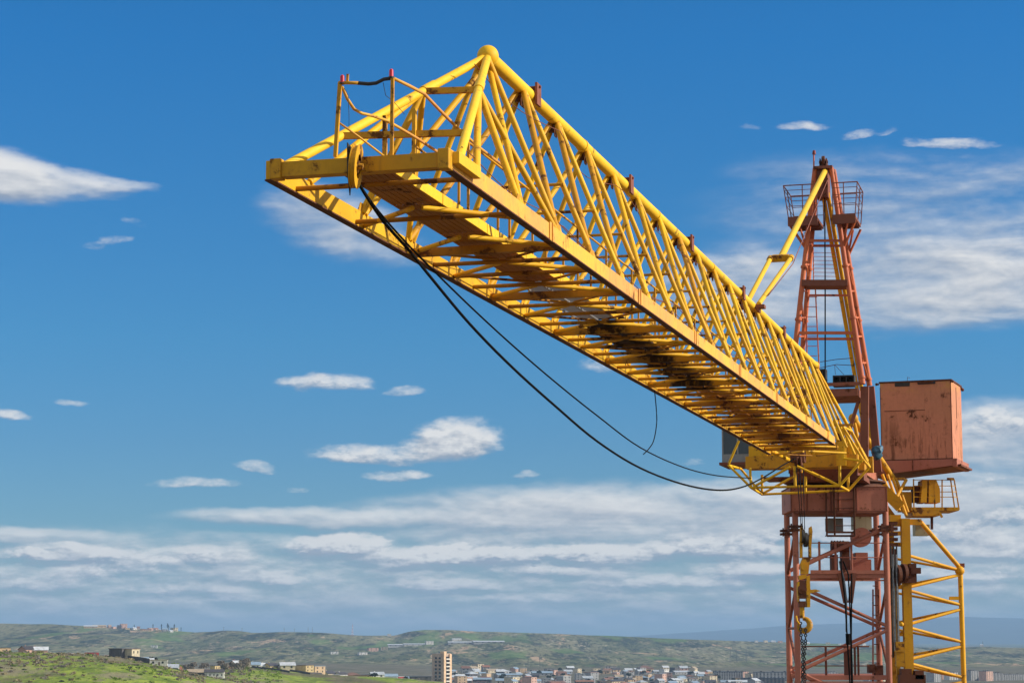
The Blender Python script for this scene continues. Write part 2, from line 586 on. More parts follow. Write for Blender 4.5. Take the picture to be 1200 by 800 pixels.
M_STEEL = plain('greasy_steel', (0.20, 0.20, 0.21), 0.35, 0.3, 8.0, 0.8)
M_DK = plain('dark_steel', (0.025, 0.022, 0.020), 0.6)
M_GREY = paint('grey_paint', (0.34, 0.35, 0.34), (0.28, 0.29, 0.29), 0.35, 0.4)
M_CREAM = paint('cream_paint', (0.46, 0.40, 0.24), (0.40, 0.36, 0.24), 0.35, 0.5)
M_LAMP = plain('red_lamp_glass', (0.55, 0.012, 0.03), 0.35, 0.15)
M_LAMPD = plain('dull_lamp', (0.20, 0.03, 0.03), 0.7, 0.15)
M_TARP = plain('blue_tarp', (0.03, 0.10, 0.16), 0.5, 0.5, 5.0)
mg, hg, bg_ = principled('cab_glass')
bg_.inputs['Base Color'].default_value = (0.02, 0.03, 0.04, 1)
bg_.inputs['Roughness'].default_value = 0.06
M_GLASS = mg
mgr, hgr, bgr = principled('pale_grating')
bgr.inputs['Base Color'].default_value = (0.36, 0.36, 0.38, 1)
bgr.inputs['Roughness'].default_value = 0.5
bgr.inputs['Metallic'].default_value = 0.3
M_GRATE = mgr
# ================================================================== TERRAIN
def vnoise(x, y, seed):
    """value noise, vectorised"""
    xi, yi = np.floor(x).astype(np.int64), np.floor(y).astype(np.int64)
    xf, yf = x - xi, y - yi
    u, v_ = xf * xf * (3 - 2 * xf), yf * yf * (3 - 2 * yf)
    def hsh(a, b):
        n = (a * 374761393 + b * 668265263 + seed * 974634777) & 0x7fffffff
        n = ((n ^ (n >> 13)) * 1274126177) & 0x7fffffff
        return ((n ^ (n >> 16)) & 0xffff) / 65535.0
    a, b, c, d = hsh(xi, yi), hsh(xi + 1, yi), hsh(xi, yi + 1), hsh(xi + 1, yi + 1)
    return (a * (1 - u) + b * u) * (1 - v_) + (c * (1 - u) + d * u) * v_


def fbm(x, y, seed, oct_=5, gain=0.5):
    s_, a, t = 0.0, 1.0, 0.0
    for o in range(oct_):
        s_ = s_ + a * vnoise(x * 2 ** o, y * 2 ** o, seed + o)
        t += a
        a *= gain
    return s_ / t


def pw(tab):
    xs_, ys_ = zip(*tab)
    return lambda x: np.interp(x, xs_, ys_)


FLOOR = -46.0
RIDGE = pw([(-400, 727), (0, 730), (60, 731), (105, 733), (150, 735), (205, 738.5), (230, 740.5), (250, 739.5), (262, 738.2), (280, 738.6), (296, 741), (330, 740), (380, 741), (420, 744),
            (462, 744), (480, 739.5), (497, 737.5), (525, 737.5), (560, 739.5), (600, 740.3), (700, 744), (780, 747.5), (850, 750), (920, 752), (1000, 754.5), (1060, 757.5), (1110, 759),
            (1150, 757), (1180, 758.2), (1250, 760), (1500, 762)])
CREST1 = pw([(-400, 757), (0, 763), (75, 765.5), (120, 768), (150, 771.5), (200, 781), (240, 791.5), (270, 797), (300, 803), (400, 815), (600, 842), (800, 860)])
CREST2 = pw([(-400, 768), (0, 770), (140, 778), (200, 785), (250, 784), (285, 780.5), (325, 783.5), (355, 788), (400, 791), (440, 792.5), (480, 794.5), (515, 798), (560, 806), (640, 822), (760, 845), (900, 852)])


def zpix(X, ypx, d):
    """height (eye-centred) of picture row ypx at distance d"""
    cy = (400.0 - ypx) / F
    return d * (math.sin(PITCH) + math.cos(PITCH) * cy) / (math.cos(PITCH) - math.sin(PITCH) * cy)


def terrain(X, d, x, y):
    """X: picture column of the azimuth, d: distance; returns eye-centred height"""
    zr = zpix(X, RIDGE(X), 5000.0)
    z1 = np.maximum(zpix(X, CREST1(X), 1000.0), FLOOR)
    z2 = np.maximum(zpix(X, CREST2(X), 1350.0), FLOOR)
    f0 = FLOOR + 0 * X
    left = np.clip((620 - X) / 350.0, 0, 1)
    st = [(0, f0), (480, np.minimum(f0 + 0.12 * (z1 - FLOOR), -20)), (760, FLOOR + 0.58 * (z1 - FLOOR)), (920, z1 - 2.2 * np.clip((z1 - FLOOR) / 20, 0, 1)), (1000, z1), (1150, np.minimum(z1, z2) - 3 * np.clip((z2 - FLOOR) / 20, 0, 1)),
          (1350, z2), (1600, np.maximum(z2 - 9, FLOOR)), (2100, f0 + 6 * left), (3150, f0 + 2 + 6 * left), (3600, FLOOR + 0.16 * (zr - FLOOR) + 6 * left), (4150, FLOOR + 0.42 * (zr - FLOOR)), (4650, FLOOR + 0.75 * (zr - FLOOR)),
          (4930, zr - 2.5), (5000, zr), (5200, zr - 1.5), (7500, zr - 25), (14000, f0 - 10), (60000, f0 - 60)]
    z = st[0][1].copy()
    for (d0, a), (d1, b) in zip(st[:-1], st[1:]):
        t = np.clip((d - d0) / (d1 - d0), 0, 1)
        m = (d >= d0)
        z = np.where(m, a + (b - a) * t, z)
    # relief: gullies on the far slopes, knolls in the valley, roughness on the near hill
    far = np.clip((d - 3100) / 500, 0, 1) * np.clip((4980 - d) / 250, 0, 1)
    g1 = np.abs(fbm(x / 420.0 + 0.25 * fbm(x / 160, y / 160, 5), y / 1100.0, 11, 5) - 0.5) * 2
    g2 = np.abs(fbm(x / 110.0, y / 600.0, 23, 4) - 0.5) * 2
    z = z + far * (24 * (g1 - 0.35) + 12 * (g2 - 0.35))
    midm = np.clip((d - 1500) / 300, 0, 1) * np.clip((3300 - d) / 400, 0, 1)
    z = z + midm * left * (9 * fbm(x / 260, y / 420, 31, 3) - 3)
    near = np.clip((d - 420) / 200, 0, 1) * np.clip((1500 - d) / 200, 0, 1)
    w_ = np.clip((np.maximum(z1, z2) - FLOOR) / 18, 0, 1)
    z = z + near * w_ * (1.8 * (fbm(x / 40, y / 70, 41, 4) - 0.5) + 0.35 * (fbm(x / 9, y / 16, 47, 3) - 0.5))
    sk = np.clip((d - 4800) / 150, 0, 1) * np.clip((5600 - d) / 400, 0, 1)
    z = z + sk * 2.2 * (fbm(x / 60, y / 90, 53, 4) - 0.5)
    return z


def ground_at(x, y):
    x, y = np.atleast_1d(np.asarray(x, float)), np.atleast_1d(np.asarray(y, float))
    d = y
    X = 600 + F / math.cos(PITCH) * x / np.maximum(y, 1e-3)
    return terrain(X, d, x, y)


Xc = np.concatenate([np.linspace(-3.05, -0.30, 44)[:-1], np.arange(-0.30, 0.3001, 0.0011), np.linspace(0.30, 3.05, 44)[1:]])   # azimuths
rr_ = np.concatenate([np.geomspace(6, 600, 40)[:-1], np.geomspace(600, 1500, 110)[:-1], np.geomspace(1500, 3000, 60)[:-1], np.geomspace(3000, 5300, 130)[:-1], np.geomspace(5300, 29000, 30)])
AZ, RD = np.meshgrid(Xc, rr_)
inner = np.abs(AZ) < 0.9
d_ = np.where(inner, RD * np.cos(np.clip(AZ, -0.9, 0.9)), RD * math.cos(0.9))
Xp = np.clip(600 + F / math.cos(PITCH) * np.tan(np.clip(AZ, -0.9, 0.9)), -900, 2000)
xx, yy = RD * np.sin(AZ), RD * np.cos(AZ)
zz_ = terrain(Xp, d_, xx, yy)
nr, nc = AZ.shape
co = np.stack([xx, yy, zz_ + EYE], -1).reshape(-1, 3)
co = np.vstack([co, [[0, 0, 0.0]]])
ii, jj = np.meshgrid(np.arange(nr - 1), np.arange(nc - 1), indexing='ij')
quads = np.stack([ii * nc + jj, ii * nc + jj + 1, (ii + 1) * nc + jj + 1, (ii + 1) * nc + jj], -1).reshape(-1, 4)[:, ::-1]
me = bpy.data.meshes.new('ground')
fan = [(nr * nc, j, j + 1) for j in range(nc - 1)] + [(nr * nc, nc - 1, 0)]
# close the sheet behind the camera
back = [(i * nc + nc - 1, i * nc, (i + 1) * nc, (i + 1) * nc + nc - 1) for i in range(nr - 1)]
me.from_pydata(co.tolist(), [], quads.tolist() + fan + back)
me.polygons.foreach_set('use_smooth', [True] * len(me.polygons))
me.update()
ground = bpy.data.objects.new('ground', me)
COL.objects.link(ground)
tag(ground, kind='structure')

m, h, b = principled('hill_ground')
geo = h.n('ShaderNodeNewGeometry')
pos = geo.outputs['Position']
sx = h.n('ShaderNodeSeparateXYZ')
h.l(pos, sx.inputs[0])
flat = h.scale(pos, (1.0, 0.6, 1.0))
# meadow hill close by: fresh green, dry tufts, bare earth
n1 = h.noise(flat, 0.016, 6.0, 0.6)
n2 = h.noise(flat, 0.10, 7.0, 0.65)
n3 = h.noise(flat, 0.45, 5.0, 0.6)
cn = h.mix(h.mapr(n2, 0.36, 0.62), (0.125, 0.185, 0.022), (0.255, 0.315, 0.045))
cn = h.mix(h.mapr(n1, 0.50, 0.60), cn, (0.135, 0.120, 0.062))
cn = h.mix(h.mapr(n3, 0.55, 0.72), cn, (0.045, 0.062, 0.020))
cn = h.mix(h.math('MULTIPLY', h.mapr(h.noise(h.scale(pos, (1.0, 0.3, 1.0)), 0.045, 7.0, 0.7), 0.52, 0.62), 0.7), cn, (0.24, 0.195, 0.14))
cn = h.mix(h.math('MULTIPLY', h.mapr(h.noise(h.scale(pos, (1.0, 0.3, 1.0)), 0.11, 7.0, 0.7), 0.46, 0.36), 0.6), cn, (0.055, 0.085, 0.018))
# far slopes: grey green pasture, scrub, brown scars (stretched along the line of sight slope)
f1 = h.noise(h.scale(pos, (1.0, 0.25, 2.0)), 0.0050, 6.0, 0.62, 0.6)
f2 = h.noise(h.scale(pos, (1.0, 0.20, 2.5)), 0.014, 7.0, 0.66, 0.5)
f3 = h.noise(h.scale(pos, (1.0, 0.13, 2.5)), 0.060, 6.0, 0.68)
cf = h.mix(h.mapr(f1, 0.38, 0.62), (0.092, 0.112, 0.052), (0.205, 0.198, 0.112))
cf = h.mix(h.math('MULTIPLY', h.mapr(f2, 0.50, 0.60), 0.92), cf, (0.026, 0.038, 0.026))
cf = h.mix(h.math('MULTIPLY', h.mapr(f3, 0.52, 0.66), 0.65), cf, (0.25, 0.20, 0.13))
cf = h.mix(h.math('MULTIPLY', h.mapr(f3, 0.46, 0.34), 0.75), cf, (0.040, 0.054, 0.034))
sc1 = h.noise(h.scale(pos, (1.0, 0.16, 3.0)), 0.0105, 8.0, 0.70, 0.9)
cf = h.mix(h.math('MULTIPLY', h.mapr(sc1, 0.585, 0.63), 0.9), cf, (0.44, 0.31, 0.20))
f4 = h.noise(h.scale(pos, (1.0, 0.09, 2.5)), 0.13, 4.0, 0.65)
gate = h.mapr(h.noise(h.scale(pos, (1.0, 0.2, 1.0)), 0.006, 4.0, 0.6), 0.42, 0.60)
cf = h.mix(h.math('MULTIPLY', h.mapr(f4, 0.47, 0.38), 0.85), cf, (0.022, 0.030, 0.022))
cf = h.mix(h.math('MULTIPLY', h.math('MULTIPLY', h.mapr(f4, 0.56, 0.66), gate), 0.85), cf, (0.42, 0.36, 0.28))
pt = h.noise(h.scale(pos, (1.0, 0.18, 2.0)), 0.0075, 3.0, 0.5)
cf = h.mix(h.math('MULTIPLY', h.mapr(pt, 0.57, 0.63), 0.65), cf, (0.100, 0.175, 0.050))
# valley floor under the town: dusty earth and yards
vt = h.mix(h.mapr(h.noise(pos, 0.03, 6.0, 0.7), 0.35, 0.65), (0.085, 0.09, 0.055), (0.17, 0.15, 0.115))
cf = h.mix(h.mapr(sx.outputs[1], 3300.0, 2900.0), cf, vt)
c = h.mix(h.mapr(sx.outputs[1], 1450.0, 1900.0), cn, cf)
# unseen bare earth round the crane, its tone added for bounce light
bounce_earth = h.mix(h.mapr(n2, 0.35, 0.65), (0.12, 0.082, 0.042), (0.17, 0.12, 0.066))
c = h.mix(h.mapr(h.vmath('LENGTH', h.scale(pos, (1.0, 1.0, 0.0))), 420.0, 300.0), c, bounce_earth)
h.l(c, b.inputs['Base Color'])
b.inputs['Roughness'].default_value = 0.95
b.inputs['Specular IOR Level'].default_value = 0.1
bp = h.n('ShaderNodeBump')
bp.inputs['Strength'].default_value = 0.8
bp.inputs['Distance'].default_value = 0.8
h.l(h.math('ADD', n3, h.math('MULTIPLY', f3, 2.0)), bp.inputs['Height'])
h.l(bp.outputs[0], b.inputs['Normal'])
me.materials.append(m)

# far blue mountains
MT = pw([(560, 752), (700, 747.5), (780, 742.5), (840, 738.5), (880, 736.0), (920, 732.8), (960, 731.5), (1000, 729.5), (1040, 728), (1080, 725.5), (1110, 722.8), (1130, 721.8), (1160, 723), (1200, 724.2), (1300, 727), (1420, 733), (1600, 752)])
rows = []
Xm = np.arange(560, 1601, 4.0)
DM = 22000.0
for k, (dd, fz) in enumerate(((16500, 0.0), (19000, 0.42), (21000, 0.80), (DM, 1.0), (24500, 0.6), (28000, 0.0))):
    zt = zpix(Xm, MT(Xm), DM)
    base = -90.0
    zk = base + (zt - base) * fz
    x = (Xm - 600) / F * math.cos(PITCH) * dd
    if 0 < fz < 1:
        zk = zk + 26 * (fbm(x / 900, x * 0 + k, 61, 4) - 0.5)
    elif fz == 1.0:
        zk = zk + 10 * (fbm(x / 500, x * 0 + k, 67, 4) - 0.5)
    rows.append(np.stack([x, np.full_like(x, dd), zk + EYE], -1))
co = np.concatenate(rows)
n_ = len(Xm)
fs = [(r * n_ + i, r * n_ + i + 1, (r + 1) * n_ + i + 1, (r + 1) * n_ + i) for r in range(len(rows) - 1) for i in range(n_ - 1)]
me = bpy.data.meshes.new('mountains')
me.from_pydata(co.tolist(), [], fs)
me.polygons.foreach_set('use_smooth', [True] * len(fs))
m2 = plain('mountain_slope', (0.035, 0.050, 0.040), 0.95, 0.4, 0.002)
me.materials.append(m2)
mo = bpy.data.objects.new('mountains', me)
COL.objects.link(mo)
tag(mo, kind='structure')

# ------------------------------------------------------------------ the air: one closed box of even haze round everything
hz_lo, hz_hi = np.array([-29600, -29600, -90.0]), np.array([29600, 29600, EYE + 240.0])
hz_lo[2] = co[:, 2].min() - 60.0
hb = MB()
hb.box(hz_lo, (hz_hi[0] - hz_lo[0], 0, 0), (0, hz_hi[1] - hz_lo[1], 0), (0, 0, hz_hi[2] - hz_lo[2]))
mh = bpy.data.materials.new('haze_air')
mh.use_nodes = True
mh.node_tree.nodes.clear()
hh = NT(mh.node_tree)
pv = hh.n('ShaderNodeVolumePrincipled')
pv.inputs['Color'].default_value = (0.34, 0.56, 0.85, 1)
pv.inputs['Density'].default_value = 7.2e-5
pv.inputs['Anisotropy'].default_value = 0.0
om = hh.n('ShaderNodeOutputMaterial')
hh.l(pv.outputs[0], om.inputs['Volume'])
haze = hb.build('haze', mh, lift=False)
tag(haze, kind='stuff')

# ================================================================== VEGETATION ON THE NEAR HILL
def leafmat(name, col, var=0.35):
    m, h, b = principled(name)
    oi = h.n('ShaderNodeObjectInfo')
    geo = h.n('ShaderNodeNewGeometry')
    n1 = h.noise(geo.outputs['Position'], 0.35, 4.0)
    rp = h.n('ShaderNodeMath', operation='ADD')
    h.l(geo.outputs['Random Per Island'], rp.inputs[0])
    h.l(n1, rp.inputs[1])
    f_ = h.mapr(rp.outputs[0], 0.4, 1.6, smooth=False)
    h.l(h.mix(f_, tuple(x * (1 - var) for x in col), tuple(x * (1 + var) for x in col)), b.inputs['Base Color'])
    b.inputs['Roughness'].default_value = 0.8
    tr = h.n('ShaderNodeBsdfTranslucent')
    h.l(b.inputs['Base Color'].links[0].from_socket, tr.inputs['Color'])
    mx = h.n('ShaderNodeMixShader')
    mx.inputs[0].default_value = 0.42
    h.l(b.outputs[0], mx.inputs[1])
    h.l(tr.outputs[0], mx.inputs[2])
    out = [n for n in m.node_tree.nodes if n.type == 'OUTPUT_MATERIAL'][0]
    h.l(mx.outputs[0], out.inputs[0])
    return m
LEAFS = [leafmat('bush_green', (0.140, 0.205, 0.022)), leafmat('bush_bright', (0.240, 0.330, 0.030)), leafmat('bush_dry', (0.28, 0.23, 0.12)),
         leafmat('bush_twig', (0.25, 0.215, 0.17)), leafmat('bush_dark', (0.025, 0.036, 0.018))]
M_BARK = plain('bark', (0.09, 0.07, 0.055), 0.9, 0.3, 1.0)


def clump(bm, c, r, h_, n, tilt=0.8):
    """leafy clump: n small random quads in an uneven dome"""
    for _ in range(n):
        th, u = rng.uniform(0, 2 * math.pi), rng.uniform(0, 1) ** 0.5
        z = rng.uniform(0.05, 1.0)
        rad = r * u * math.sqrt(max(0.05, 1 - (z * 0.9) ** 2))
        p = c + np.array([math.cos(th) * rad, math.sin(th) * rad, z * h_])
        a = nrm(rng.normal(size=3))
        b_ = nrm(np.cross(a, rng.normal(size=3)))
        s_ = min(r * rng.uniform(0.16, 0.34), 0.42 if r < 2.2 else 9)
        bm._add([p + (a + b_) * s_, p + (a - b_) * s_, p - (a + b_) * s_ * 0.9, p - (a - b_) * s_], [(0, 1, 2, 3)])


sh = MB()
n_done = 0
while n_done < 1900:
    X = rng.uniform(-40, 330)
    d = rng.uniform(800, 1060) if X < 240 else rng.uniform(1000, 1370)
    x = (X - 600) / F * math.cos(PITCH) * d
    dn = fbm(np.array([x / 22]), np.array([d / 40]), 71, 3)[0]
    if dn < rng.uniform(0.30, 0.55):
        continue
    z = ground_at(x, d)[0]
    k = rng.random()
    kind = fbm(np.array([x / 45]), np.array([d / 70]), 83, 2)[0] + rng.uniform(-0.18, 0.18)
    sh.m = 1 if kind > 0.50 else (0 if kind > 0.38 else (2 if k < 0.5 else (3 if k < 0.97 else 4)))
    r = rng.uniform(0.4, 1.7)
    clump(sh, np.array([x, d, z - 0.1]), r, min(0.8, r * rng.uniform(0.28, 0.5)), 13)
    n_done += 1
so = sh.build('shrubs', LEAFS)
tag(so, kind='stuff')


# ------------------------------------------------------------------ trees: trunk with limbs, crown of leaf clumps
def tree_proto(name, hgt, rad, leaf, tall=False):
    root = empty(name, (0, 0, 0), lift=False)
    b = MB()
    b.tube((0, 0, -0.4), (0.1, 0, hgt * 0.45), hgt * 0.035, hgt * 0.022, 7)
    limbs = []
    for k in range(6):
        an = k * 1.05 + rng.uniform(-0.3, 0.3)
        e = np.array([math.cos(an) * rad * 0.55, math.sin(an) * rad * 0.55, hgt * rng.uniform(0.6, 0.85)])
        b.tube((0.1, 0, hgt * rng.uniform(0.3, 0.45)), e, hgt * 0.016, hgt * 0.006, 5)
        limbs.append(e)
    b.tube((0.1, 0, hgt * 0.44), (0, 0, hgt * 0.95), hgt * 0.02, hgt * 0.006, 5)
    b.build('trunk', M_BARK, root, lift=False)
    c = MB()
    for e in limbs + [np.array([0, 0, hgt * 0.8])]:
        clump(c, e - np.array([0, 0, hgt * 0.14]), rad * 0.55, hgt * 0.32, 34)
    if tall:
        for z in np.linspace(0.25, 0.85, 6):
            clump(c, np.array([0, 0, hgt * z]), rad * (1.05 - 0.7 * z), hgt * 0.2, 26)
    c.build('crown', leaf, root, lift=False)
    return root


TREES = [tree_proto('bare_tree', 7.0, 3.2, LEAFS[3]), tree_proto('dark_tree', 6.5, 3.0, LEAFS[4]), tree_proto('green_tree', 7.5, 2.6, LEAFS[1]), tree_proto('poplar_tree', 15.0, 1.7, LEAFS[4], True)]
used_tree = [False] * len(TREES)


def copy_thing(root):
    r = root.copy()
    COL.objects.link(r)
    for ch in list(root.children):
        c = ch.copy()
        COL.objects.link(c)
        c.parent = r
        for g2 in ch.children:
            e = g2.copy()
            COL.objects.link(e)
            e.parent = c
    return r


def put_tree(kind, X, d, label, group, sc=1.0):
    o = TREES[kind] if not used_tree[kind] else copy_thing(TREES[kind])
    used_tree[kind] = True
    x = (X - 600) / F * math.cos(PITCH) * d
    o.location = (x, d, ground_at(x, d)[0] + EYE)
    o.scale = (sc, sc, sc)
    o.rotation_euler = (0, 0, rng.uniform(0, 6.28))
    return tag(o, label, 'tree', group)


# ================================================================== HOUSES
def housemat(name, rough=0.85, metal=False):
    """colour comes from the object, so copies may share the mesh"""
    m, h, b = principled(name)
    oi = h.n('ShaderNodeObjectInfo')
    geo = h.n('ShaderNodeNewGeometry')
    n1 = h.noise(geo.outputs['Position'], 0.6, 6.0, 0.65)
    n2 = h.noise(h.scale(geo.outputs['Position'], (3.0, 3.0, 0.4)), 0.5, 4.0)
    f_ = h.math('ADD', h.math('MULTIPLY', n1, 0.6), h.math('MULTIPLY', n2, 0.4))
    v_ = h.mapr(f_, 0.3, 0.7, 0.68, 1.18)
    hv = h.n('ShaderNodeHueSaturation')
    h.l(oi.outputs['Color'], hv.inputs['Color'])
    h.l(v_, hv.inputs['Value'])
    h.l(hv.outputs[0], b.inputs['Base Color'])
    b.inputs['Roughness'].default_value = rough
    return m
M_HW = housemat('house_wall')
M_HR = housemat('house_roof', 0.45)
M_WIN = plain('window_pane', (0.018, 0.022, 0.028), 0.15, 0.4, 0.3)
M_DOOR = plain('house_door', (0.10, 0.06, 0.04), 0.6)


def add_windows(root, wall, lx, ly, h0, storeys, sh_, nx, ny):
    for st in range(storeys):
        z = h0 + st * sh_
        for k in range(nx):
            x = -lx / 2 + lx * (k + 0.5) / nx
            MB().box((x - 0.6, -ly / 2 - 0.05, z), (1.2, 0, 0), (0, 0.06, 0), (0, 0, 1.3)).build('window', M_WIN, root, lift=False)
        for k in range(ny):
            y = -ly / 2 + ly * (k + 0.5) / ny
            MB().box((lx / 2 - 0.01, y - 0.6, z), (0.06, 0, 0), (0, 1.2, 0), (0, 0, 1.3)).build('window', M_WIN, root, lift=False)


def gable(lx, ly, hw, hr, storeys=1, chimney=True, nx=2, ny=1):
    root = empty('house', (0, 0, 0), lift=False)
    b = MB()
    b.prism([(-lx / 2, -ly / 2, -3), (lx / 2, -ly / 2, -3), (lx / 2, -ly / 2, hw), (-lx / 2, -ly / 2, hw)], (0, ly, 0))
    b.prism([(lx / 2 - 0.02, -ly / 2, hw), (lx / 2 - 0.02, ly / 2, hw), (lx / 2 - 0.02, 0, hw + hr - 0.12)], (-lx + 0.04, 0, 0))
    wl = b.build('wall', M_HW, root, lift=False)
    b = MB()
    ov = 0.5
    for sg in (-1, 1):
        y0, z0 = sg * (ly / 2 + ov), hw - ov * hr / (ly / 2)
        b.prism([(-lx / 2 - ov, y0, z0), (-lx / 2 - ov, y0, z0 + 0.14), (-lx / 2 - ov, sg * 0.01, hw + hr + 0.14), (-lx / 2 - ov, sg * 0.01, hw + hr)], (lx + 2 * ov, 0, 0))
    b.build('roof', M_HR, root, lift=False)
    add_windows(root, wl, lx, ly, 1.0, storeys, 2.8, nx, ny)
    MB().box((lx * 0.12, -ly / 2 - 0.05, -0.2), (1.0, 0, 0), (0, 0.06, 0), (0, 0, 2.1)).build('door', M_DOOR, root, lift=False)
    if chimney:
        MB().box((-lx * 0.2, 0.4, hw + hr * 0.5), (0.5, 0, 0), (0, 0.5, 0), (0, 0, hr * 0.5 + 0.9)).build('chimney', M_HW, root, lift=False)
    return root


def flat_house(lx, ly, hh_, storeys=2, nx=2, ny=2):
    root = empty('house', (0, 0, 0), lift=False)
    b = MB()
    b.box((-lx / 2, -ly / 2, -3), (lx, 0, 0), (0, ly, 0), (0, 0, hh_ + 3))
    wl = b.build('wall', M_HW, root, lift=False)
    b = MB()
    b.box((-lx / 2 - 0.35, -ly / 2 - 0.35, hh_ + 0.002), (lx + 0.7, 0, 0), (0, ly + 0.7, 0), (0, 0, 0.25))
    b.build('roof', M_HR, root, lift=False)
    add_windows(root, wl, lx, ly, 0.9, storeys, 2.9, nx, ny)
    MB().box((lx * 0.02, -ly / 2 - 0.05, -0.2), (1.0, 0, 0), (0, 0.06, 0), (0, 0, 2.0)).build('door', M_DOOR, root, lift=False)
    return root


def hip(lx, ly, hw, hr):
    root = empty('house', (0, 0, 0), lift=False)
    b = MB()
    b.box((-lx / 2, -ly / 2, -3), (lx, 0, 0), (0, ly, 0), (0, 0, hw + 3))
    wl = b.build('wall', M_HW, root, lift=False)
    b = MB()
    a = 0.5
    vs = [(-lx / 2 - a, -ly / 2 - a, hw), (lx / 2 + a, -ly / 2 - a, hw), (lx / 2 + a, ly / 2 + a, hw), (-lx / 2 - a, ly / 2 + a, hw), (-lx / 2 + ly / 2, 0, hw + hr), (lx / 2 - ly / 2, 0, hw + hr)]
    b._add(vs, [(0, 1, 5, 4), (1, 2, 5), (2, 3, 4, 5), (3, 0, 4), (3, 2, 1, 0)])
    b.build('roof', M_HR, root, lift=False)
    add_windows(root, wl, lx, ly, 1.0, 1, 2.8, 2, 1)
    MB().box((lx * 0.04, -ly / 2 - 0.05, -0.2), (1.0, 0, 0), (0, 0.06, 0), (0, 0, 2.1)).build('door', M_DOOR, root, lift=False)
    return root


def slab(lx, ly, storeys, nx, ny):
    root = empty('apartment_block', (0, 0, 0), lift=False)
    hh_ = storeys * 2.9 + 0.8
    b = MB()
    b.box((-lx / 2, -ly / 2, -6), (lx, 0, 0), (0, ly, 0), (0, 0, hh_ + 6))
    wl = b.build('wall', M_HW, root, lift=False)
    b = MB()
    b.box((-lx / 2 - 0.3, -ly / 2 - 0.3, hh_ + 0.002), (lx + 0.6, 0, 0), (0, ly + 0.6, 0), (0, 0, 0.5))
    for k in range(3):
        b.box((-lx * 0.35 + k * lx * 0.3, -1.2, hh_ + 0.5), (2.4, 0, 0), (0, 2.4, 0), (0, 0, 1.8))
    b.build('roof', M_HR, root, lift=False)
    for st in range(storeys):
        z = 0.9 + st * 2.9
        for k in range(nx):
            x = -lx / 2 + lx * (k + 0.5) / nx
            MB().box((x - 1.0, -ly / 2 - 0.05, z), (2.0, 0, 0), (0, 0.06, 0), (0, 0, 1.6)).build('window', M_WIN, root, lift=False)
        for k in range(ny):
            y = -ly / 2 + ly * (k + 0.5) / ny
            MB().box((lx / 2 - 0.01, y - 0.7, z), (0.06, 0, 0), (0, 1.4, 0), (0, 0, 1.5)).build('window', M_WIN, root, lift=False)
    return root


PROTO = {'gable': gable(10, 8, 3.2, 2.0), 'long': gable(24, 9, 3.4, 1.8, nx=5, ny=2, chimney=False), 'tall': gable(9, 8, 5.8, 2.2, storeys=2),
         'flat': flat_house(10, 9, 5.8), 'low': flat_house(11, 8, 3.0, 1), 'block': flat_house(12, 10, 8.8, 3), 'hip': hip(12, 9, 3.2, 2.2), 'slab': slab(46, 12, 6, 11, 2), 'point': slab(18, 14, 8, 3, 3)}
p_used = {k: False for k in PROTO}
ROOFC = {'grey metal': (0.42, 0.46, 0.50), 'pale metal': (0.54, 0.57, 0.60), 'dark': (0.06, 0.055, 0.06), 'brown': (0.20, 0.10, 0.065), 'red': (0.50, 0.07, 0.04), 'rusty': (0.30, 0.13, 0.07), 'blue grey': (0.24, 0.33, 0.42), 'tan': (0.42, 0.33, 0.22)}
WALLC = {'white': (0.62, 0.60, 0.57), 'cream': (0.55, 0.47, 0.33), 'tan stone': (0.52, 0.37, 0.23), 'pink stone': (0.52, 0.33, 0.26), 'grey': (0.30, 0.30, 0.30), 'dark': (0.10, 0.09, 0.09), 'ochre': (0.46, 0.35, 0.18), 'red': (0.45, 0.08, 0.07)}
HOUSES = []


def put_house(kind, X, d, rot, wall, roof, label=None, group=None, sc=(1, 1, 1), dz=0.0, zone='town', cat='house'):
    o = PROTO[kind] if not p_used[kind] else copy_thing(PROTO[kind])
    p_used[kind] = True
    x = (X - 600) / F * math.cos(PITCH) * d
    o.location = (x, d, ground_at(x, d)[0] + EYE + dz)
    o.rotation_euler = (0, 0, R_(rot))
    o.scale = sc
    jit = rng.uniform(0.85, 1.12)
    for ch in o.children:
        n_ = ch.name.split('.')[0]
        if n_ in ('wall', 'chimney'):
            ch.color = tuple(c_ * jit for c_ in WALLC[wall]) + (1,)
        elif n_ == 'roof':
            ch.color = tuple(c_ * jit for c_ in ROOFC[roof]) + (1,)
    tag(o, label, cat, group)
    HOUSES.append(dict(o=o, kind=kind, X=X, d=d, wall=wall, roof=roof, label=label, zone=zone))
    return o


# --- on and just behind the near green hill, left to right
GH = 'houses along the near green hill'
put_house('low', 1, 1012, 35, 'tan stone', 'dark', 'tan stone hut cut by the left picture edge, on the hill crest', GH, (0.7, 0.7, 0.8), 0.1, 'hill')
put_house('gable', 33, 1014, 50, 'pink stone', 'dark', 'pink stone house with dark roof on the crest, left of the pale metal one', GH, (0.65, 0.7, 0.7), 0.0, 'hill')
put_house('gable', 45, 1016, 12, 'pink stone', 'pale metal', 'pink stone house under a pale metal roof on the hill crest', GH, (0.9, 0.7, 0.7), -0.1, 'hill')
put_house('low', 108, 1016, 10, 'red', 'pale metal', 'low red shed with pale roof behind the hill crest', GH, (0.6, 0.6, 0.6), 0.6, 'hill')
put_house('flat', 146, 1020, 58, 'dark', 'dark', 'dark two storey building with bare concrete end on the hill', GH, (1.2, 0.9, 0.95), 0.0, 'hill')
put_house('flat', 154.5, 1016, 58, 'cream', 'tan', 'pale unfinished two storey house with open windows on the hill', GH, (0.55, 0.6, 0.92), 0.2, 'hill')
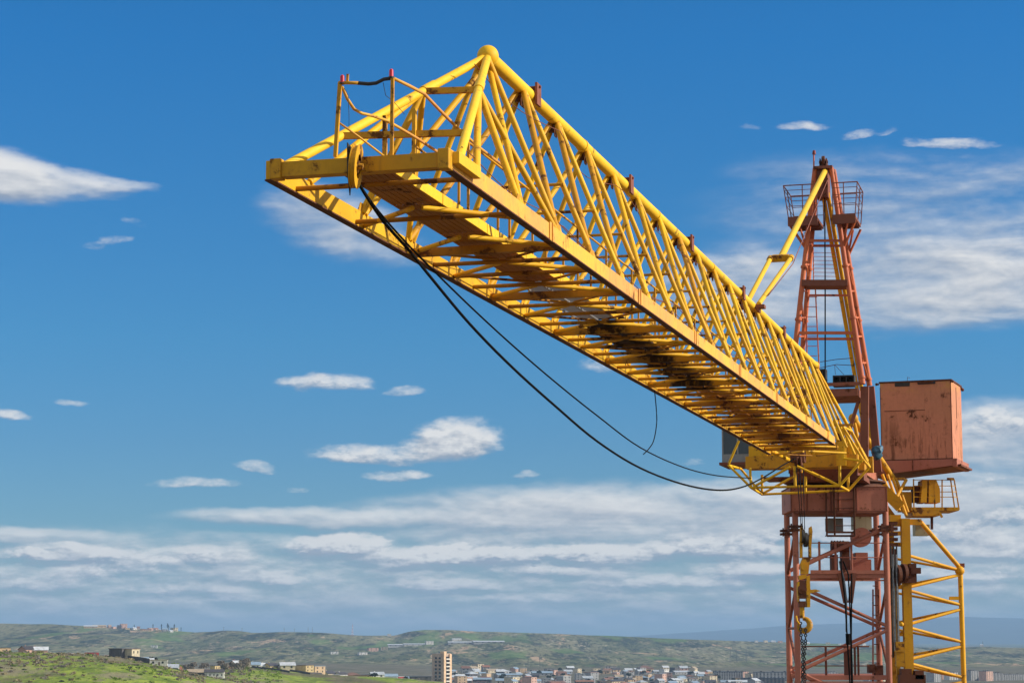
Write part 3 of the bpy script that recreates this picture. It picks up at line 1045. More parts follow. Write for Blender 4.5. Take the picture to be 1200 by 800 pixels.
put_house('gable', 164, 1040, 8, 'tan stone', 'blue grey', 'stone house with blue grey roof right of the unfinished one', GH, (0.85, 0.8, 0.7), 0.2, 'hill')
put_house('gable', 172, 1040, 14, 'tan stone', 'pale metal', 'stone house with pale metal roof among dark bushes', GH, (0.7, 0.8, 0.75), 0.0, 'hill')
put_house('low', 186, 1010, 5, 'white', 'pink' if False else 'tan', 'long low white wall house on the hill slope', GH, (0.8, 0.4, 0.75), 0.6, 'hill')
put_house('long', 196, 1075, 4, 'grey', 'grey metal', 'grey shed with long metal roof behind the white wall', GH, (0.5, 0.8, 0.9), 0.0, 'hill')
put_house('gable', 206, 1090, 20, 'pink stone', 'rusty', 'pink house with rusty roof beside the young poplar', GH, (0.6, 0.8, 0.9), 0.2, 'hill')
put_house('long', 233, 1090, 28, 'dark', 'tan', 'dark barn with pale tan gable above white long shed', GH, (0.5, 0.9, 0.8), 0.4, 'hill')
put_house('long', 252, 1060, 4, 'white', 'dark', 'long white walled shed with dark roof on green slope', GH, (0.40, 0.6, 0.75), 0.5, 'hill')
put_house('low', 226, 1150, 15, 'cream', 'grey metal', 'small cream house above the dark barn', GH, (0.5, 0.6, 0.9), 0.0, 'hill')
put_house('low', 253, 1330, 55, 'ochre', 'dark', 'small ochre hut among bare trees', GH, (0.45, 0.5, 0.9), 0.6, 'hill')
put_house('gable', 276.5, 1380, 60, 'red', 'pale metal', 'dark red house with pale roof at hill top', GH, (0.7, 0.7, 0.9), 0.2, 'hill')
put_house('low', 287, 1370, 10, 'cream', 'tan', 'flat roofed cream house with tall mast at hill top', GH, (0.65, 0.7, 1.1), 0.6, 'hill')
put_house('gable', 299, 1390, 12, 'white', 'blue grey', 'white house with blue grey roof right of cream house', GH, (0.7, 0.7, 0.8), 0.0, 'hill')
put_house('gable', 310, 1400, 30, 'white', 'pale metal', 'small white house with pale metal roof on green slope', GH, (0.7, 0.7, 0.8), 0.0, 'hill')
put_house('gable', 318, 1400, 52, 'ochre', 'dark', 'ochre gabled house with dark roof', GH, (0.8, 0.8, 0.85), 0.0, 'hill')
put_house('gable', 327, 1410, 10, 'grey', 'blue grey', 'house with wide blue grey roof, left of the big cream one', GH, (1.0, 0.9, 0.8), 0.0, 'hill')
put_house('tall', 337, 1400, 14, 'cream', 'pale metal', 'big two storey cream house with pale roof', GH, (1.05, 0.9, 0.85), -0.4, 'hill')
put_house('gable', 346, 1420, 40, 'dark', 'brown', 'dark house with brown roof between cream and ochre ones', GH, (0.7, 0.8, 0.8), 0.2, 'hill')
put_house('block', 357, 1410, 60, 'ochre', 'dark', 'three storey ochre block with dark shaded side', GH, (0.75, 0.9, 0.75), -0.5, 'hill')
put_house('block', 371, 1430, 45, 'tan stone', 'blue grey', 'tan stone block with curved blue grey roof', GH, (0.75, 0.8, 0.78), -0.4, 'hill')
put_house('gable', 385, 1450, 60, 'cream', 'dark', 'cream gable house right of the tan block', GH, (0.9, 0.8, 0.85), 0.0, 'hill')
put_house('low', 394, 1440, 10, 'cream', 'grey metal', 'low cream shed in the grass', GH, (0.45, 0.6, 0.6), 0.2, 'hill')
put_house('gable', 400, 1450, 50, 'white', 'dark', 'small dark roofed house with a white end', GH, (0.7, 0.7, 0.75), 0.2, 'hill')
put_house('hip', 413, 1460, 20, 'tan stone', 'brown', 'house with broad brown hipped roof', GH, (0.9, 0.9, 0.8), 0.0, 'hill')
put_house('low', 427, 1460, 5, 'tan stone', 'dark', 'low stone house with flat dark roof', GH, (1.0, 0.8, 0.9), 0.2, 'hill')
put_house('tall', 442, 1480, 18, 'white', 'grey metal', 'white house with dark eaves at the hill foot', GH, (1.0, 0.9, 0.75), -0.4, 'hill')
put_house('long', 456, 1490, 8, 'white', 'blue grey', 'long pale house with violet grey roof', GH, (0.5, 0.8, 0.9), 0.2, 'hill')
put_house('low', 469, 1500, 30, 'red', 'white' if False else 'pale metal', 'small red walled house', GH, (0.4, 0.6, 1.0), 0.6, 'hill')
put_house('long', 480, 1560, 3, 'grey', 'blue grey', 'long blue grey metal roofed hall', GH, (0.6, 0.9, 0.9), 0.2, 'hill')
put_house('block', 493, 1540, 12, 'dark', 'dark', 'dark block with orange lit edge left of apartment tower', GH, (1.2, 0.9, 0.62), -0.3, 'hill')

# --- the tall brown apartment tower
d_t = 1750.0
x_t = (518.5 - 600) / F * math.cos(PITCH) * d_t
z_t = zpix(518.5, 763.5, d_t)
tw_ = empty('apartment_tower', (x_t, d_t, -EYE))
tag(tw_, 'tall brown apartment tower with white balconies on its sunlit side', 'apartment tower')
HT = z_t + EYE
ca, sa_ = math.cos(R_(38)), math.sin(R_(38))
ux, uy = np.array([ca, -sa_, 0]), np.array([sa_, ca, 0])     # ux: front-left face direction, uy: right face direction
M_TWL = plain('tower_brown_stone', (0.42, 0.31, 0.24), 0.85, 0.2, 0.4)
M_TWR = plain('tower_orange_stone', (0.66, 0.45, 0.29), 0.85, 0.15, 0.4)
M_BAL = plain('balcony_white', (0.62, 0.57, 0.50), 0.7, 0.12, 0.5)
base = np.array([x_t, d_t, -EYE]) - uy * 1.0
w1, w2 = 11.5, 10.0
c0 = base + ux * 1.5                                          # near corner
b = MB()
b.box(c0 - ux * w1, ux * w1, uy * w2, UP * (HT - 1.2))
b.build('tower_wall', M_TWL, tw_)
b = MB()
b.box(c0 + ux * 0.02 + uy * 0.1, ux * 1.1, uy * 2.4, UP * (HT - 0.2))
b.box(c0 + ux * 0.02 + uy * 7.4, ux * 1.1, uy * 2.5, UP * (HT - 1.6))
b.box(c0 - ux * 3.2, ux * 3.1, uy * 2.6 + UP * 0, UP * 0.5)
b.box(c0 - ux * 3.0 + UP * (HT - 1.19), ux * 3.9, uy * 3.6, UP * 1.7)
b.build('orange_stair_bay', M_TWR, tw_)
fl = 2.95
nfl = int((HT - 2) / fl)
for k in range(nfl):
    z = 0.6 + k * fl
    for u_ in (2.1, 6.2):
        MB().box(c0 - ux * (u_ + 2.4) - uy * 0.05 + UP * (z + 0.5), ux * 2.2, uy * 0.06, UP * 1.5).build('window', M_WIN, tw_)
        MB().box(c0 - ux * (u_ + 2.5) - uy * 0.5 + UP * (z - 0.35), ux * 2.4, uy * 0.44, UP * 0.8).build('parapet', M_GREY if k < nfl - 3 else M_TWL, tw_)
    MB().box(c0 + ux * 0.01 + uy * 2.65 + UP * z, ux * 1.5, uy * 4.6, UP * 1.0).build('balcony', M_BAL, tw_)
    MB().box(c0 + ux * 0.012 + uy * 2.7 + UP * (z + 1.05), ux * 0.05, uy * 4.5, UP * 1.5).build('balcony_window', M_WIN, tw_)

# --- grey slab blocks far right of the town, point blocks behind the cranes
GB = 'apartment blocks beyond the town'
put_house('slab', 853, 2260, 6, 'grey', 'dark', 'long grey apartment slab, leftmost of those beyond the town', GB, (0.62, 1, 0.50), 0, 'blocks', 'apartment block')
put_house('slab', 906, 2240, 4, 'grey', 'dark', 'longest grey apartment slab touching the left red mast leg', GB, (0.90, 1, 0.50), 0, 'blocks', 'apartment block')
put_house('slab', 893, 2120, 3, 'dark', 'dark', 'nearer dark slab below the longest grey one', GB, (0.9, 1, 0.30), 0, 'blocks', 'apartment block')
put_house('point', 871, 2270, 30, 'pink stone', 'dark', 'pale pink narrow block between two grey slabs', GB, (0.4, 0.5, 0.37), 0, 'blocks', 'apartment block')
put_house('point', 878.5, 2250, 40, 'cream', 'dark', 'cream narrow block just left of longest grey slab', GB, (0.5, 0.5, 0.30), 0, 'blocks', 'apartment block')
for i, (X, d, k_, wl, sc, lb) in enumerate([(973, 2301, 'point', 'grey', 0.33, 'grey block seen through the mast, left of the deck rail post'), (1019, 2183, 'point', 'grey', 0.33, 'grey block seen through the mast beside its right legs'),
                                        (1033, 2181, 'point', 'cream', 0.27, 'low cream block seen between the red mast right legs'), (1093, 2191, 'point', 'grey', 0.37, 'grey point block seen through the yellow lattice'),
                                        (1103, 2301, 'point', 'pink stone', 0.39, 'pink point block seen through the yellow lattice'), (1113, 2281, 'point', 'white', 0.33, 'whitish block seen through the yellow lattice, nearest its outer post'),
                                        (1137, 2259, 'point', 'grey', 0.42, 'tall grey block right of the yellow outer post'), (1154, 2238, 'point', 'pink stone', 0.41, 'pink sunlit block right of the tall grey one'),
                                        (1165, 2255, 'point', 'grey', 0.33, 'grey block between pink block and low cream houses'), (1183, 2271, 'slab', 'grey', 0.34, 'wide low grey slab at right picture edge')]):
    put_house(k_, X, d, 20 + 7 * (i % 4), wl, 'dark', lb, GB, (0.62 if k_ == 'point' else 0.7, 0.7, sc), 0, 'blocks', 'apartment block')

# --- the town on the valley floor
kinds = ['gable', 'gable', 'hip', 'low', 'flat', 'tall', 'long', 'block']
walls = ['white', 'cream', 'tan stone', 'pink stone', 'grey', 'grey', 'cream', 'dark']
roofs = ['grey metal', 'pale metal', 'blue grey', 'grey metal', 'brown', 'dark', 'rusty', 'pale metal', 'blue grey', 'tan']
placed = []
def free(X, d, gap):
    x = (X - 600) / F * d
    for (a_, c_, g_) in placed:
        if abs(a_ - x) < (gap + g_) * 0.5 and abs(c_ - d) < (gap + g_) * 0.75:
            return False
    placed.append((x, d, gap))
    return True
special = [('block', 540, 1980, 24, 'tan stone', 'grey metal', 0.8), ('long', 548, 2200, 10, 'cream', 'pale metal', 0.8), ('low', 569, 2250, 5, 'red', 'red', 0.9), ('tall', 586, 2420, 10, 'dark', 'pale metal', 1.0),
           ('flat', 599, 2200, 40, 'cream', 'pale metal', 0.8), ('long', 563, 2120, 4, 'dark', 'blue grey', 0.9), ('block', 620.5, 2080, 25, 'red', 'red', 0.6), ('tall', 668, 2700, 10, 'dark', 'pale metal', 1.0),
           ('block', 698, 2600, 20, 'cream', 'tan', 0.75), ('low', 708, 2620, 6, 'tan stone', 'tan', 1.3), ('long', 635, 2500, 8, 'grey', 'blue grey', 1.0), ('hip', 755, 2700, 15, 'tan stone', 'brown', 1.6),
           ('tall', 812, 2650, 62, 'cream', 'cream' if False else 'tan', 1.0), ('tall', 800, 2660, 15, 'pink stone', 'grey metal', 1.1), ('block', 790, 2640, 50, 'dark', 'dark', 0.8), ('low', 866, 2250, 10, 'ochre', 'rusty', 0.9)]
for (k, X, d, rt, wl, rf, s_) in special:
    free(X, d, 14)
    put_house(k, X, d, rt, wl, rf, None, None, (s_, s_, s_), 0, 'town')
tries = 0
while len([1 for q in HOUSES if q['zone'] == 'town']) < 165 and tries < 9000:
    tries += 1
    X = rng.uniform(528, 925)
    d = rng.choice([rng.uniform(2000, 2300), rng.uniform(2200, 2750)])
    if X < 545 and d < 2050:
        continue
    if X > 838 and d > 2100:
        continue
    k = kinds[rng.integers(len(kinds))]
    if not free(X, d, 11 if k != 'long' else 24):
        continue
    s_ = rng.uniform(0.65, 1.05)
    put_house(k, X, d, rng.choice([rng.uniform(0, 25), rng.uniform(35, 65)]), walls[rng.integers(len(walls))], roofs[rng.integers(len(roofs))], None, None, (s_, s_, s_ * rng.uniform(0.85, 1.05)), 0, 'town')

# --- the village on the left ridge and scattered farms on the far slope
vil = [('long', 106, 'tan stone', 'pale metal', 1.6), ('long', 116, 'tan stone', 'tan', 1.6), ('tall', 128, 'pink stone', 'tan', 1.0), ('flat', 133, 'pink stone', 'tan', 1.1), ('block', 139.5, 'dark', 'dark', 1.1), ('block', 144.5, 'pink stone', 'tan', 1.5),
       ('low', 148.5, 'ochre', 'rusty', 1.2), ('gable', 157, 'white', 'pale metal', 1.2), ('tall', 162, 'pink stone', 'rusty', 1.0), ('long', 171, 'tan stone', 'brown', 1.2), ('flat', 176, 'pink stone', 'tan', 1.3), ('gable', 182, 'pink stone', 'rusty', 1.3),
       ('hip', 186, 'ochre', 'tan', 1.2), ('gable', 193, 'grey', 'blue grey', 1.6), ('flat', 204, 'cream', 'tan', 1.7), ('gable', 200, 'white', 'pale metal', 1.1)]
for i, (k, X, wl, rf, s_) in enumerate(vil):
    put_house(k, X, 4925 + (i % 3) * 22, 10 + 13 * (i % 4), wl, rf, None, None, (s_ * 0.8, s_ * 0.8, s_ * 0.72), 0.2, 'ridge')
farms = [('long', 470, 4380, 'white', 'pale metal', 2.6), ('long', 490, 4360, 'white', 'pale metal', 2.9), ('block', 503, 4340, 'white', 'pale metal', 1.5), ('long', 545, 4230, 'white', 'pale metal', 3.2), ('long', 572, 4220, 'grey', 'pale metal', 3.0),
         ('block', 437, 4180, 'pink stone', 'rusty', 1.9), ('block', 450.5, 4190, 'cream', 'tan', 1.3), ('flat', 392, 3900, 'white', 'dark', 1.6), ('flat', 425, 3850, 'white', 'pale metal', 1.8), ('flat', 181, 4300, 'white', 'pale metal', 1.5),
         ('block', 456, 4950, 'white', 'pale metal', 0.8), ('long', 535, 4560, 'white', 'pale metal', 1.0), ('tall', 1150, 4990, 'white', 'pale metal', 0.9), ('flat', 886, 4960, 'white', 'tan', 0.9), ('flat', 897, 4960, 'cream', 'tan', 1.0), ('gable', 906, 4965, 'white', 'pale metal', 1.1),
         ('flat', 914, 4955, 'pink stone', 'tan', 1.1), ('gable', 946, 4965, 'white', 'pale metal', 1.1), ('flat', 970, 4960, 'cream', 'tan', 1.1), ('low', 985, 4965, 'white', 'pale metal', 1.3), ('flat', 1012, 4975, 'white', 'pale metal', 1.1)]
for i, (k, X, d, wl, rf, s_) in enumerate(farms):
    put_house(k, X, d, 4 + 9 * (i % 3), wl, rf, None, None, (s_ * 0.85, s_ * 0.6, min(0.85, s_) if k == 'long' else 0.75 * min(1.0, s_)), 0.2, 'farm')

# labels for the many houses: look first, then their place among the ones that look alike
KW = {'gable': 'gabled house', 'long': 'long low house', 'tall': 'two storey gabled house', 'flat': 'two storey flat house', 'low': 'low flat house', 'block': 'three storey block', 'hip': 'hipped house'}
ORD = ['leftmost', 'second', 'third', 'fourth', 'fifth', 'sixth', 'seventh', 'eighth', 'ninth', 'tenth']
ZN = {'town': 'in town', 'ridge': 'on left ridge', 'farm': 'on far slope'}
GN = {'town': 'houses of the valley town', 'ridge': 'houses of the ridge village', 'farm': 'buildings on the far slope'}
byk = {}
for q in HOUSES:
    if q['label'] is None:
        byk.setdefault((q['zone'], q['kind'], q['wall'], q['roof']), []).append(q)
for key, lst in byk.items():
    lst.sort(key=lambda q: q['X'])
    zone, kind, wl, rf = key
    for i, q in enumerate(lst):
        core = '%s, %s walls, %s roof' % (KW[kind], wl, rf)
        if len(lst) == 1:
            lb = '%s %s' % (core, ZN[zone])
        elif i == 0:
            lb = 'leftmost %s %s' % (core, ZN[zone])
        else:
            lb = '%s from left, %s %s' % (ORD[i], core, ZN[zone])
        q['o']['label'] = lb
        q['o']['group'] = GN[zone]

# --- trees between the houses
LT = {0: 'bare grey twiggy tree among the houses', 1: 'dark leafy tree among the houses', 3: 'narrow dark poplar on the left ridge village'}
GT = {0: 'bare trees among the houses', 1: 'dark trees among the houses', 3: 'poplars of the ridge village'}
put_tree(2, 208, 1130, 'young yellow green tree standing alone beside the pink hill house', None, 1.15)
for k in range(26):
    X, d = rng.uniform(210, 300), rng.uniform(1250, 1420)
    put_tree(0, X, d, LT[0], GT[0], rng.uniform(0.5, 0.85))
for (X, d, s_) in [(176, 1060, 0.9), (180, 1065, 1.0), (184, 1070, 0.8), (191, 1080, 0.7), (199, 1085, 0.7), (281, 1385, 0.8), (440, 1460, 0.7), (437, 1450, 0.6), (476, 1500, 0.6), (350, 1440, 0.6), (364, 1450, 0.7)]:
    put_tree(1, X, d, LT[1], GT[1], s_)
for k in range(40):
    X, d = rng.uniform(530, 925), rng.uniform(2050, 2850)
    if X > 838 and d > 2330:
        continue
    put_tree(1, X, d, LT[1], GT[1], rng.uniform(0.6, 1.1))
for k in range(16):
    X, d = rng.uniform(330, 520), rng.uniform(1480, 1600)
    put_tree(0, X, d, LT[0], GT[0], rng.uniform(0.5, 0.8))
for X, s_ in ((157, 0.9), (179, 1.2), (189, 1.3), (196, 1.5), (197.5, 1.2), (204, 1.4), (212, 0.9)):
    put_tree(3, X, 4960, LT[3], GT[3], s_ * 0.75)

# --- masts and walls
def lattice_tower(name, X, d, htop, wbase, mats, label, cat, group=None):
    x = (X - 600) / F * math.cos(PITCH) * d
    z0 = ground_at(x, d)[0]
    root = empty(name, (x, d, z0))
    n = 7
    for k in range(n):
        a0_, a1_ = z0 + htop * k / n, z0 + htop * (k + 1) / n
        w0_, w1_ = wbase * (1 - 0.75 * k / n), wbase * (1 - 0.75 * (k + 1) / n)
        b = MB()
        cs = ((-1, -1), (1, -1), (1, 1), (-1, 1))
        for i, (sx_, sy_) in enumerate(cs):
            b.tube((x + sx_ * w0_, d + sy_ * w0_, a0_), (x + sx_ * w1_, d + sy_ * w1_, a1_), wbase * 0.10, n=5)
            tx, ty = cs[(i + 1) % 4]
            b.tube((x + sx_ * w0_, d + sy_ * w0_, a0_), (x + tx * w1_, d + ty * w1_, a1_), wbase * 0.06, n=4)
        b.build('mast_section', mats[k % len(mats)], root)
    b = MB()
    b.tube((x, d, z0 + htop * 0.98), (x, d, z0 + htop * 1.15), wbase * 0.10, n=5)
    b.build('aerial', mats[0], root)
    return tag(root, label, cat, group)
M_MR = plain('mast_red_white_red', (0.50, 0.10, 0.08), 0.6)
M_MW = plain('mast_white', (0.72, 0.70, 0.68), 0.6)
M_PY = plain('pylon_steel', (0.16, 0.17, 0.18), 0.6)
lattice_tower('radio_mast', 413, 4950, 24, 1.7, [M_MR, M_MW], 'red and white striped radio mast on the far ridge', 'radio mast')
lattice_tower('radio_mast', 1151.5, 4990, 12, 1.3, [M_PY, M_PY], 'small dark mast beside white hut on the ridge right of the yellow crane', 'radio mast')
for X, d, hh_, lb in ((855.5, 3300, 21, 'grey steel pylon left of two more before the far slope'), (863, 3320, 18, 'shorter grey pylon between two taller ones'), (874, 3300, 22, 'grey steel pylon nearest to red mast'), (619, 3050, 15, 'grey pylon above the red roofed town house'), (632.5, 3050, 15, 'grey pylon right of the one above the red roof')):
    lattice_tower('power_pylon', X, d, hh_, 1.0, [M_PY], lb, 'pylon', 'steel pylons in front of the far slope')
for X in (283.5, 262, 333, 345, 361, 366):
    x = (X - 600) / F * math.cos(PITCH) * 4960
    z0 = ground_at(x, 4960)[0]
    b = MB()
    b.tube((x, 4960, z0 - 1), (x, 4960, z0 + rng.uniform(9, 14)), 0.45, 0.25, n=6)
    b.box((x - 1.8, 4959.9, z0 + 8), (3.6, 0, 0), (0, 0.4, 0), (0, 0, 0.4))
    tag(b.build('utility_pole', M_PY), 'thin dark pole on the middle of the far ridge', 'pole', 'poles on the far ridge')
# stone garden walls running over the near hill
def hill_wall(pts, hgt, mat, label):
    b = MB()
    P3 = []
    for X, d in pts:
        x = (X - 600) / F * math.cos(PITCH) * d
        P3.append((x, d))
    for (xa_, ya_), (xb_, yb_) in zip(P3[:-1], P3[1:]):
        n = 6
        for k in range(n):
            x0, y0 = xa_ + (xb_ - xa_) * k / n, ya_ + (yb_ - ya_) * k / n
            x1, y1 = xa_ + (xb_ - xa_) * (k + 1) / n, ya_ + (yb_ - ya_) * (k + 1) / n
            z0, z1 = ground_at(x0, y0)[0], ground_at(x1, y1)[0]
            b._add([(x0, y0, z0 - 2), (x1, y1, z1 - 2), (x1, y1, z1 + hgt), (x0, y0, z0 + hgt), (x0, y0 + 0.4, z0 - 2), (x1, y1 + 0.4, z1 - 2), (x1, y1 + 0.4, z1 + hgt), (x0, y0 + 0.4, z0 + hgt)],
                   [(0, 1, 2, 3), (7, 6, 5, 4), (0, 4, 5, 1), (3, 2, 6, 7), (0, 3, 7, 4), (1, 5, 6, 2)])
    return tag(b.build('garden_wall', mat), label, 'wall')
M_WALLD = plain('dark_stone_wall', (0.07, 0.065, 0.065), 0.9, 0.3, 0.6)
M_WALLP = plain('pale_stone_wall', (0.55, 0.46, 0.38), 0.9, 0.2, 0.6)
hill_wall([(150, 1012), (163, 1004), (176, 998)], 2.2, M_WALLD, 'dark stone wall stepping down right below the dark hill building')
hill_wall([(215, 1060), (228, 1045), (241, 1030)], 1.6, M_WALLD, 'dark wall running down the slope to the white shed')
hill_wall([(296, 1350), (318, 1335), (340, 1330)], 1.2, M_WALLD, 'low dark wall crossing the green slope under hill top houses')
hill_wall([(340, 1365), (352, 1350), (364, 1340)], 1.3, M_WALLD, 'dark sloping wall below the ochre block')
hill_wall([(364, 1362), (378, 1358)], 1.0, M_WALLP, 'short pale orange stone wall at the end of the dark one')
hill_wall([(420, 1440), (450, 1440), (485, 1450)], 1.4, M_WALLP, 'long pale stone wall at the hill foot near the red walled house')

# ================================================================== THE YELLOW AND RED TOWER CRANE
crane = empty('tower_crane', (11.4, 75.5, -EYE))
tag(crane, 'tower crane with long yellow lattice jib, red mast and salmon counterweight box', 'crane', 'tower cranes')

# ------------------------------------------------------------------ jib
jib = empty('jib', J(48, MID, 0), crane)
CW, CH = 0.085, 0.235
NODES = [0.9, 3.0] + [5.2 + 2.2 * i for i in range(18)]
TOPN = [5.2 + 2.2 * i for i in range(18)] + [44.3]

# bottom chords: boxed rails with thin lips
for side, mat, s_end in ((0.0, M_O, 39.0), (-W, M_Y, 41.8)):
    sg = 1 if side == 0.0 else -1
    b = MB()
    b.box(J(-0.45, side - sg * CW, 0.0), V * (s_end + 0.45), C * (sg * CW), UP * CH)
    ch = b.build('bottom_chord', mat, jib)
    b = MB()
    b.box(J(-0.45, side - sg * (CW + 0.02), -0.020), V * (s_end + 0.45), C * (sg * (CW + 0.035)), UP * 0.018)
    b.build('shaded_chord_flange', M_DR, jib)  # dark rust tone also paints in the shade under the chord
    for sj in (4.4, 10.6, 15.9, 21.3, 26.9, 32.4, 37.2):
        q = MB()
        q.box(J(sj, side + (0.003 if sg > 0 else -0.015), -0.02), V * 0.10, C * 0.012, UP * (CH + 0.04))
        q.box(J(sj + 0.14, side + (0.003 if sg > 0 else -0.015), -0.02), V * 0.03, C * 0.02, UP * (CH + 0.04))
        q.build('splice_plate', M_O if side == 0 else M_YD, jib)

# top chord tube with ball at its outer end
b = MB()
b.tube(J(5.4, MID, HJ), J(44.3, MID, HJ + 0.02), 0.105, n=16)
for s_ in (11.6, 18.2, 24.8, 31.4, 38.0):
    b.tube(J(s_ - 0.05, MID, HJ), J(s_ + 0.05, MID, HJ), 0.118, n=16)
b.build('top_chord', M_YC, jib)
BALL = J(5.42, MID, HJ + 0.005)
MB().sphere(BALL, 0.165, 32, 20).build('chord_ball', M_YC, jib)
MB().sphere(J(44.35, MID, HJ + 0.02), 0.14, 20, 14).build('chord_end', M_Y, jib)

# side faces: post and diagonal at every node, on both faces
def chord_pt(s_, side):
    return J(s_, -0.07 if side == 0 else -W + 0.07, CH)
for side in (0, 1):
    o = -0.07 if side == 0 else 0.07
    mt = M_Y if side == 0 else M_Y
    for i, s_ in enumerate(TOPN[:-1]):
        j1, j2 = rng.uniform(-0.02, 0.02, 2)
        MB().tube(chord_pt(s_ + 0.10, side), J(s_ + 0.04, MID - o * 0.6, HJ - 0.06), 0.046).build('side_post', mt, jib)
        if i + 1 < len(TOPN) - 1:
            MB().tube(chord_pt(s_ - 0.06 + j1, side), J(TOPN[i + 1] - 0.06, MID - o * 0.6, HJ - 0.05), 0.052).build('side_brace', M_YD if rng.random() < 0.10 else mt, jib)
        # shorter secondary strut of the doubled web
        if i + 1 < len(TOPN) - 1 and i % 1 == 0:
            m0 = chord_pt(s_ + 0.02, side)
            m1 = J(TOPN[i + 1] - 0.62, MID - o * 0.9, HJ - 0.52) if False else None
    # rubbing gussets on the chord
    for s_ in NODES[1:]:
        if s_ > 40:
            continue
        q = MB()
        zz = chord_pt(s_, side)
        q.prism([zz + V * -0.20, zz + V * 0.22, zz + V * 0.12 + UP * 0.13, zz + V * -0.10 + UP * 0.13], C * 0.012)
        q.build('node_gusset', M_YD, jib)
for s_ in TOPN[1:-1]:
    q = MB()
    z0 = J(s_, MID, HJ - 0.10)
    q.prism([z0 + V * -0.16, z0 + V * 0.16, z0 + V * 0.08 - UP * 0.20, z0 + V * -0.06 - UP * 0.20], C * 0.014)
    q.box(J(s_ - 0.035, MID - 0.11, HJ - 0.22), V * 0.07, C * 0.22, UP * 0.10)
    q.build('top_gusset', M_DR, jib)
for s_ in (7.95, 15.2, 21.7, 29.0, 36.4):
    q = MB()
    for l0 in (-0.15, 0.112):
        q.prism([J(s_ - 0.13, MID + l0, HJ - 0.16), J(s_ + 0.13, MID + l0, HJ - 0.16), J(s_ + 0.13, MID + l0, HJ + 0.16), J(s_ + 0.09, MID + l0, HJ + 0.20), J(s_ - 0.13, MID + l0, HJ + 0.20)], C * 0.038)
    q.tube(J(s_, MID - 0.18, HJ + 0.15), J(s_, MID + 0.18, HJ + 0.15), 0.022)
    q.box(J(s_ + 0.10, MID - 0.111, HJ + 0.108), V * 0.025, C * 0.222, UP * 0.085)
    q.build('hanger_lug', M_BR, jib)

# bottom face: cross beams and chevrons
SB = sorted([0.4, 2.7] + NODES[2:] + [n_ + 1.1 for n_ in NODES[2:]])
for k, s_ in enumerate(SB):
    if s_ > 41.5:
        continue
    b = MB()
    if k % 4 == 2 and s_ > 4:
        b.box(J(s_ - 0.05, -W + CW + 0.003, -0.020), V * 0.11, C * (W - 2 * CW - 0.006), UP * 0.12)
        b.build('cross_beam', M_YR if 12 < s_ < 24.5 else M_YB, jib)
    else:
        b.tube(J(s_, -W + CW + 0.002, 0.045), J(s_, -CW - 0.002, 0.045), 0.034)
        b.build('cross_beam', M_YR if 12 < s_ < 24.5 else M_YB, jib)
for s_ in NODES[1:]:
    for side in (0, 1):
        l0 = -CW if side == 0 else -W + CW
        b = MB().tube(J(s_ + 0.03, l0, 0.05), J(s_ - 1.02, MID + (0.07 if side == 0 else -0.07), 0.045), 0.036)
        b.build('bottom_brace', M_Y, jib)
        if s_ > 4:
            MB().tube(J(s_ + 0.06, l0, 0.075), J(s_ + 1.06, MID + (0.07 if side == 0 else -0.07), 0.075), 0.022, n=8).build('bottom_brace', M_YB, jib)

# walkway between the chords
WL, WR = -1.66, -1.00
for s0 in np.arange(0.1, 41, 2.2):
    s1 = min(s0 + 2.17, 41.5)
    b = MB()
    if s0 < 7.5:
        n = 14
        for k in range(n):
            l0 = WL + (WR - WL) * k / n
            b.box(J(s0, l0 + 0.002, 0.155 + (0.006 if k % 2 else 0)), V * (s1 - s0), C * ((WR - WL) / n - 0.004), UP * 0.012)
        mt = M_W
    elif s0 < 12.5:
        for k in range(28):
            sa = s0 + (s1 - s0) * k / 28
            b.box(J(sa, WL, 0.160), V * 0.032, C * (WR - WL), UP * 0.012)
        for l0 in (WL - 0.03, -1.35, WR):
            b.box(J(s0, l0, 0.130), V * (s1 - s0), C * 0.03, UP * 0.028)
        mt = M_GRATE
    elif s0 < 23:
        for k in range(11):
            sa = s0 + (s1 - s0) * k / 11
            wob = 0.10 * rng.random()
            b.box(J(sa, WL - 0.18 * rng.random(), 0.150 + 0.02 * rng.random()), V * ((s1 - s0) / 11 * (0.72 + 0.26 * rng.random())), C * (WR - WL + 0.15 + wob), UP * 0.02)
        for l0 in (WL - 0.04, -1.35, WR + 0.01):
            b.box(J(s0, l0, 0.11), V * (s1 - s0), C * 0.04, UP * 0.036)
        mt = M_WR
    else:
        for k in range(16):
            sa = s0 + (s1 - s0) * k / 16
            b.box(J(sa, WL, 0.160), V * 0.075, C * (WR - WL), UP * 0.012)
        for l0 in (WL - 0.03, -1.35, WR):
            b.box(J(s0, l0, 0.125), V * (s1 - s0), C * 0.03, UP * 0.032)
        mt = M_W
    b.build('walkway_panel', mt, jib)
    # upright toe board on the sunny side
    if s0 < 40:
        MB().box(J(s0, WR + 0.035, 0.14), V * (s1 - s0), C * 0.015, UP * 0.145).build('toe_board', M_YC if s0 < 9 else M_Y, jib)

# handrail of the walkway inside the truss
for l0 in (WL - 0.06, WR + 0.08):
    b = MB()
    for s_ in np.arange(3.4, 41, 2.2):
        b.beam(J(s_, l0, 0.20), J(s_, l0, 1.25), 0.035, 0.035)
    b.tube(J(3.4, l0, 1.25), J(40.8, l0, 1.25), 0.018, n=6)
    b.tube(J(3.4, l0, 0.75), J(40.8, l0, 0.75), 0.012, n=6)
    b.build('walkway_handrail', M_YD, jib)
for s_ in np.arange(7.4, 42, 2.2):
    f_ = 0.43
    MB().tube(J(s_, -W + W / 2 * f_, CH + (HJ - CH) * f_), J(s_, -W / 2 * f_, CH + (HJ - CH) * f_), 0.026, n=8).build('inner_tie', M_YD, jib)
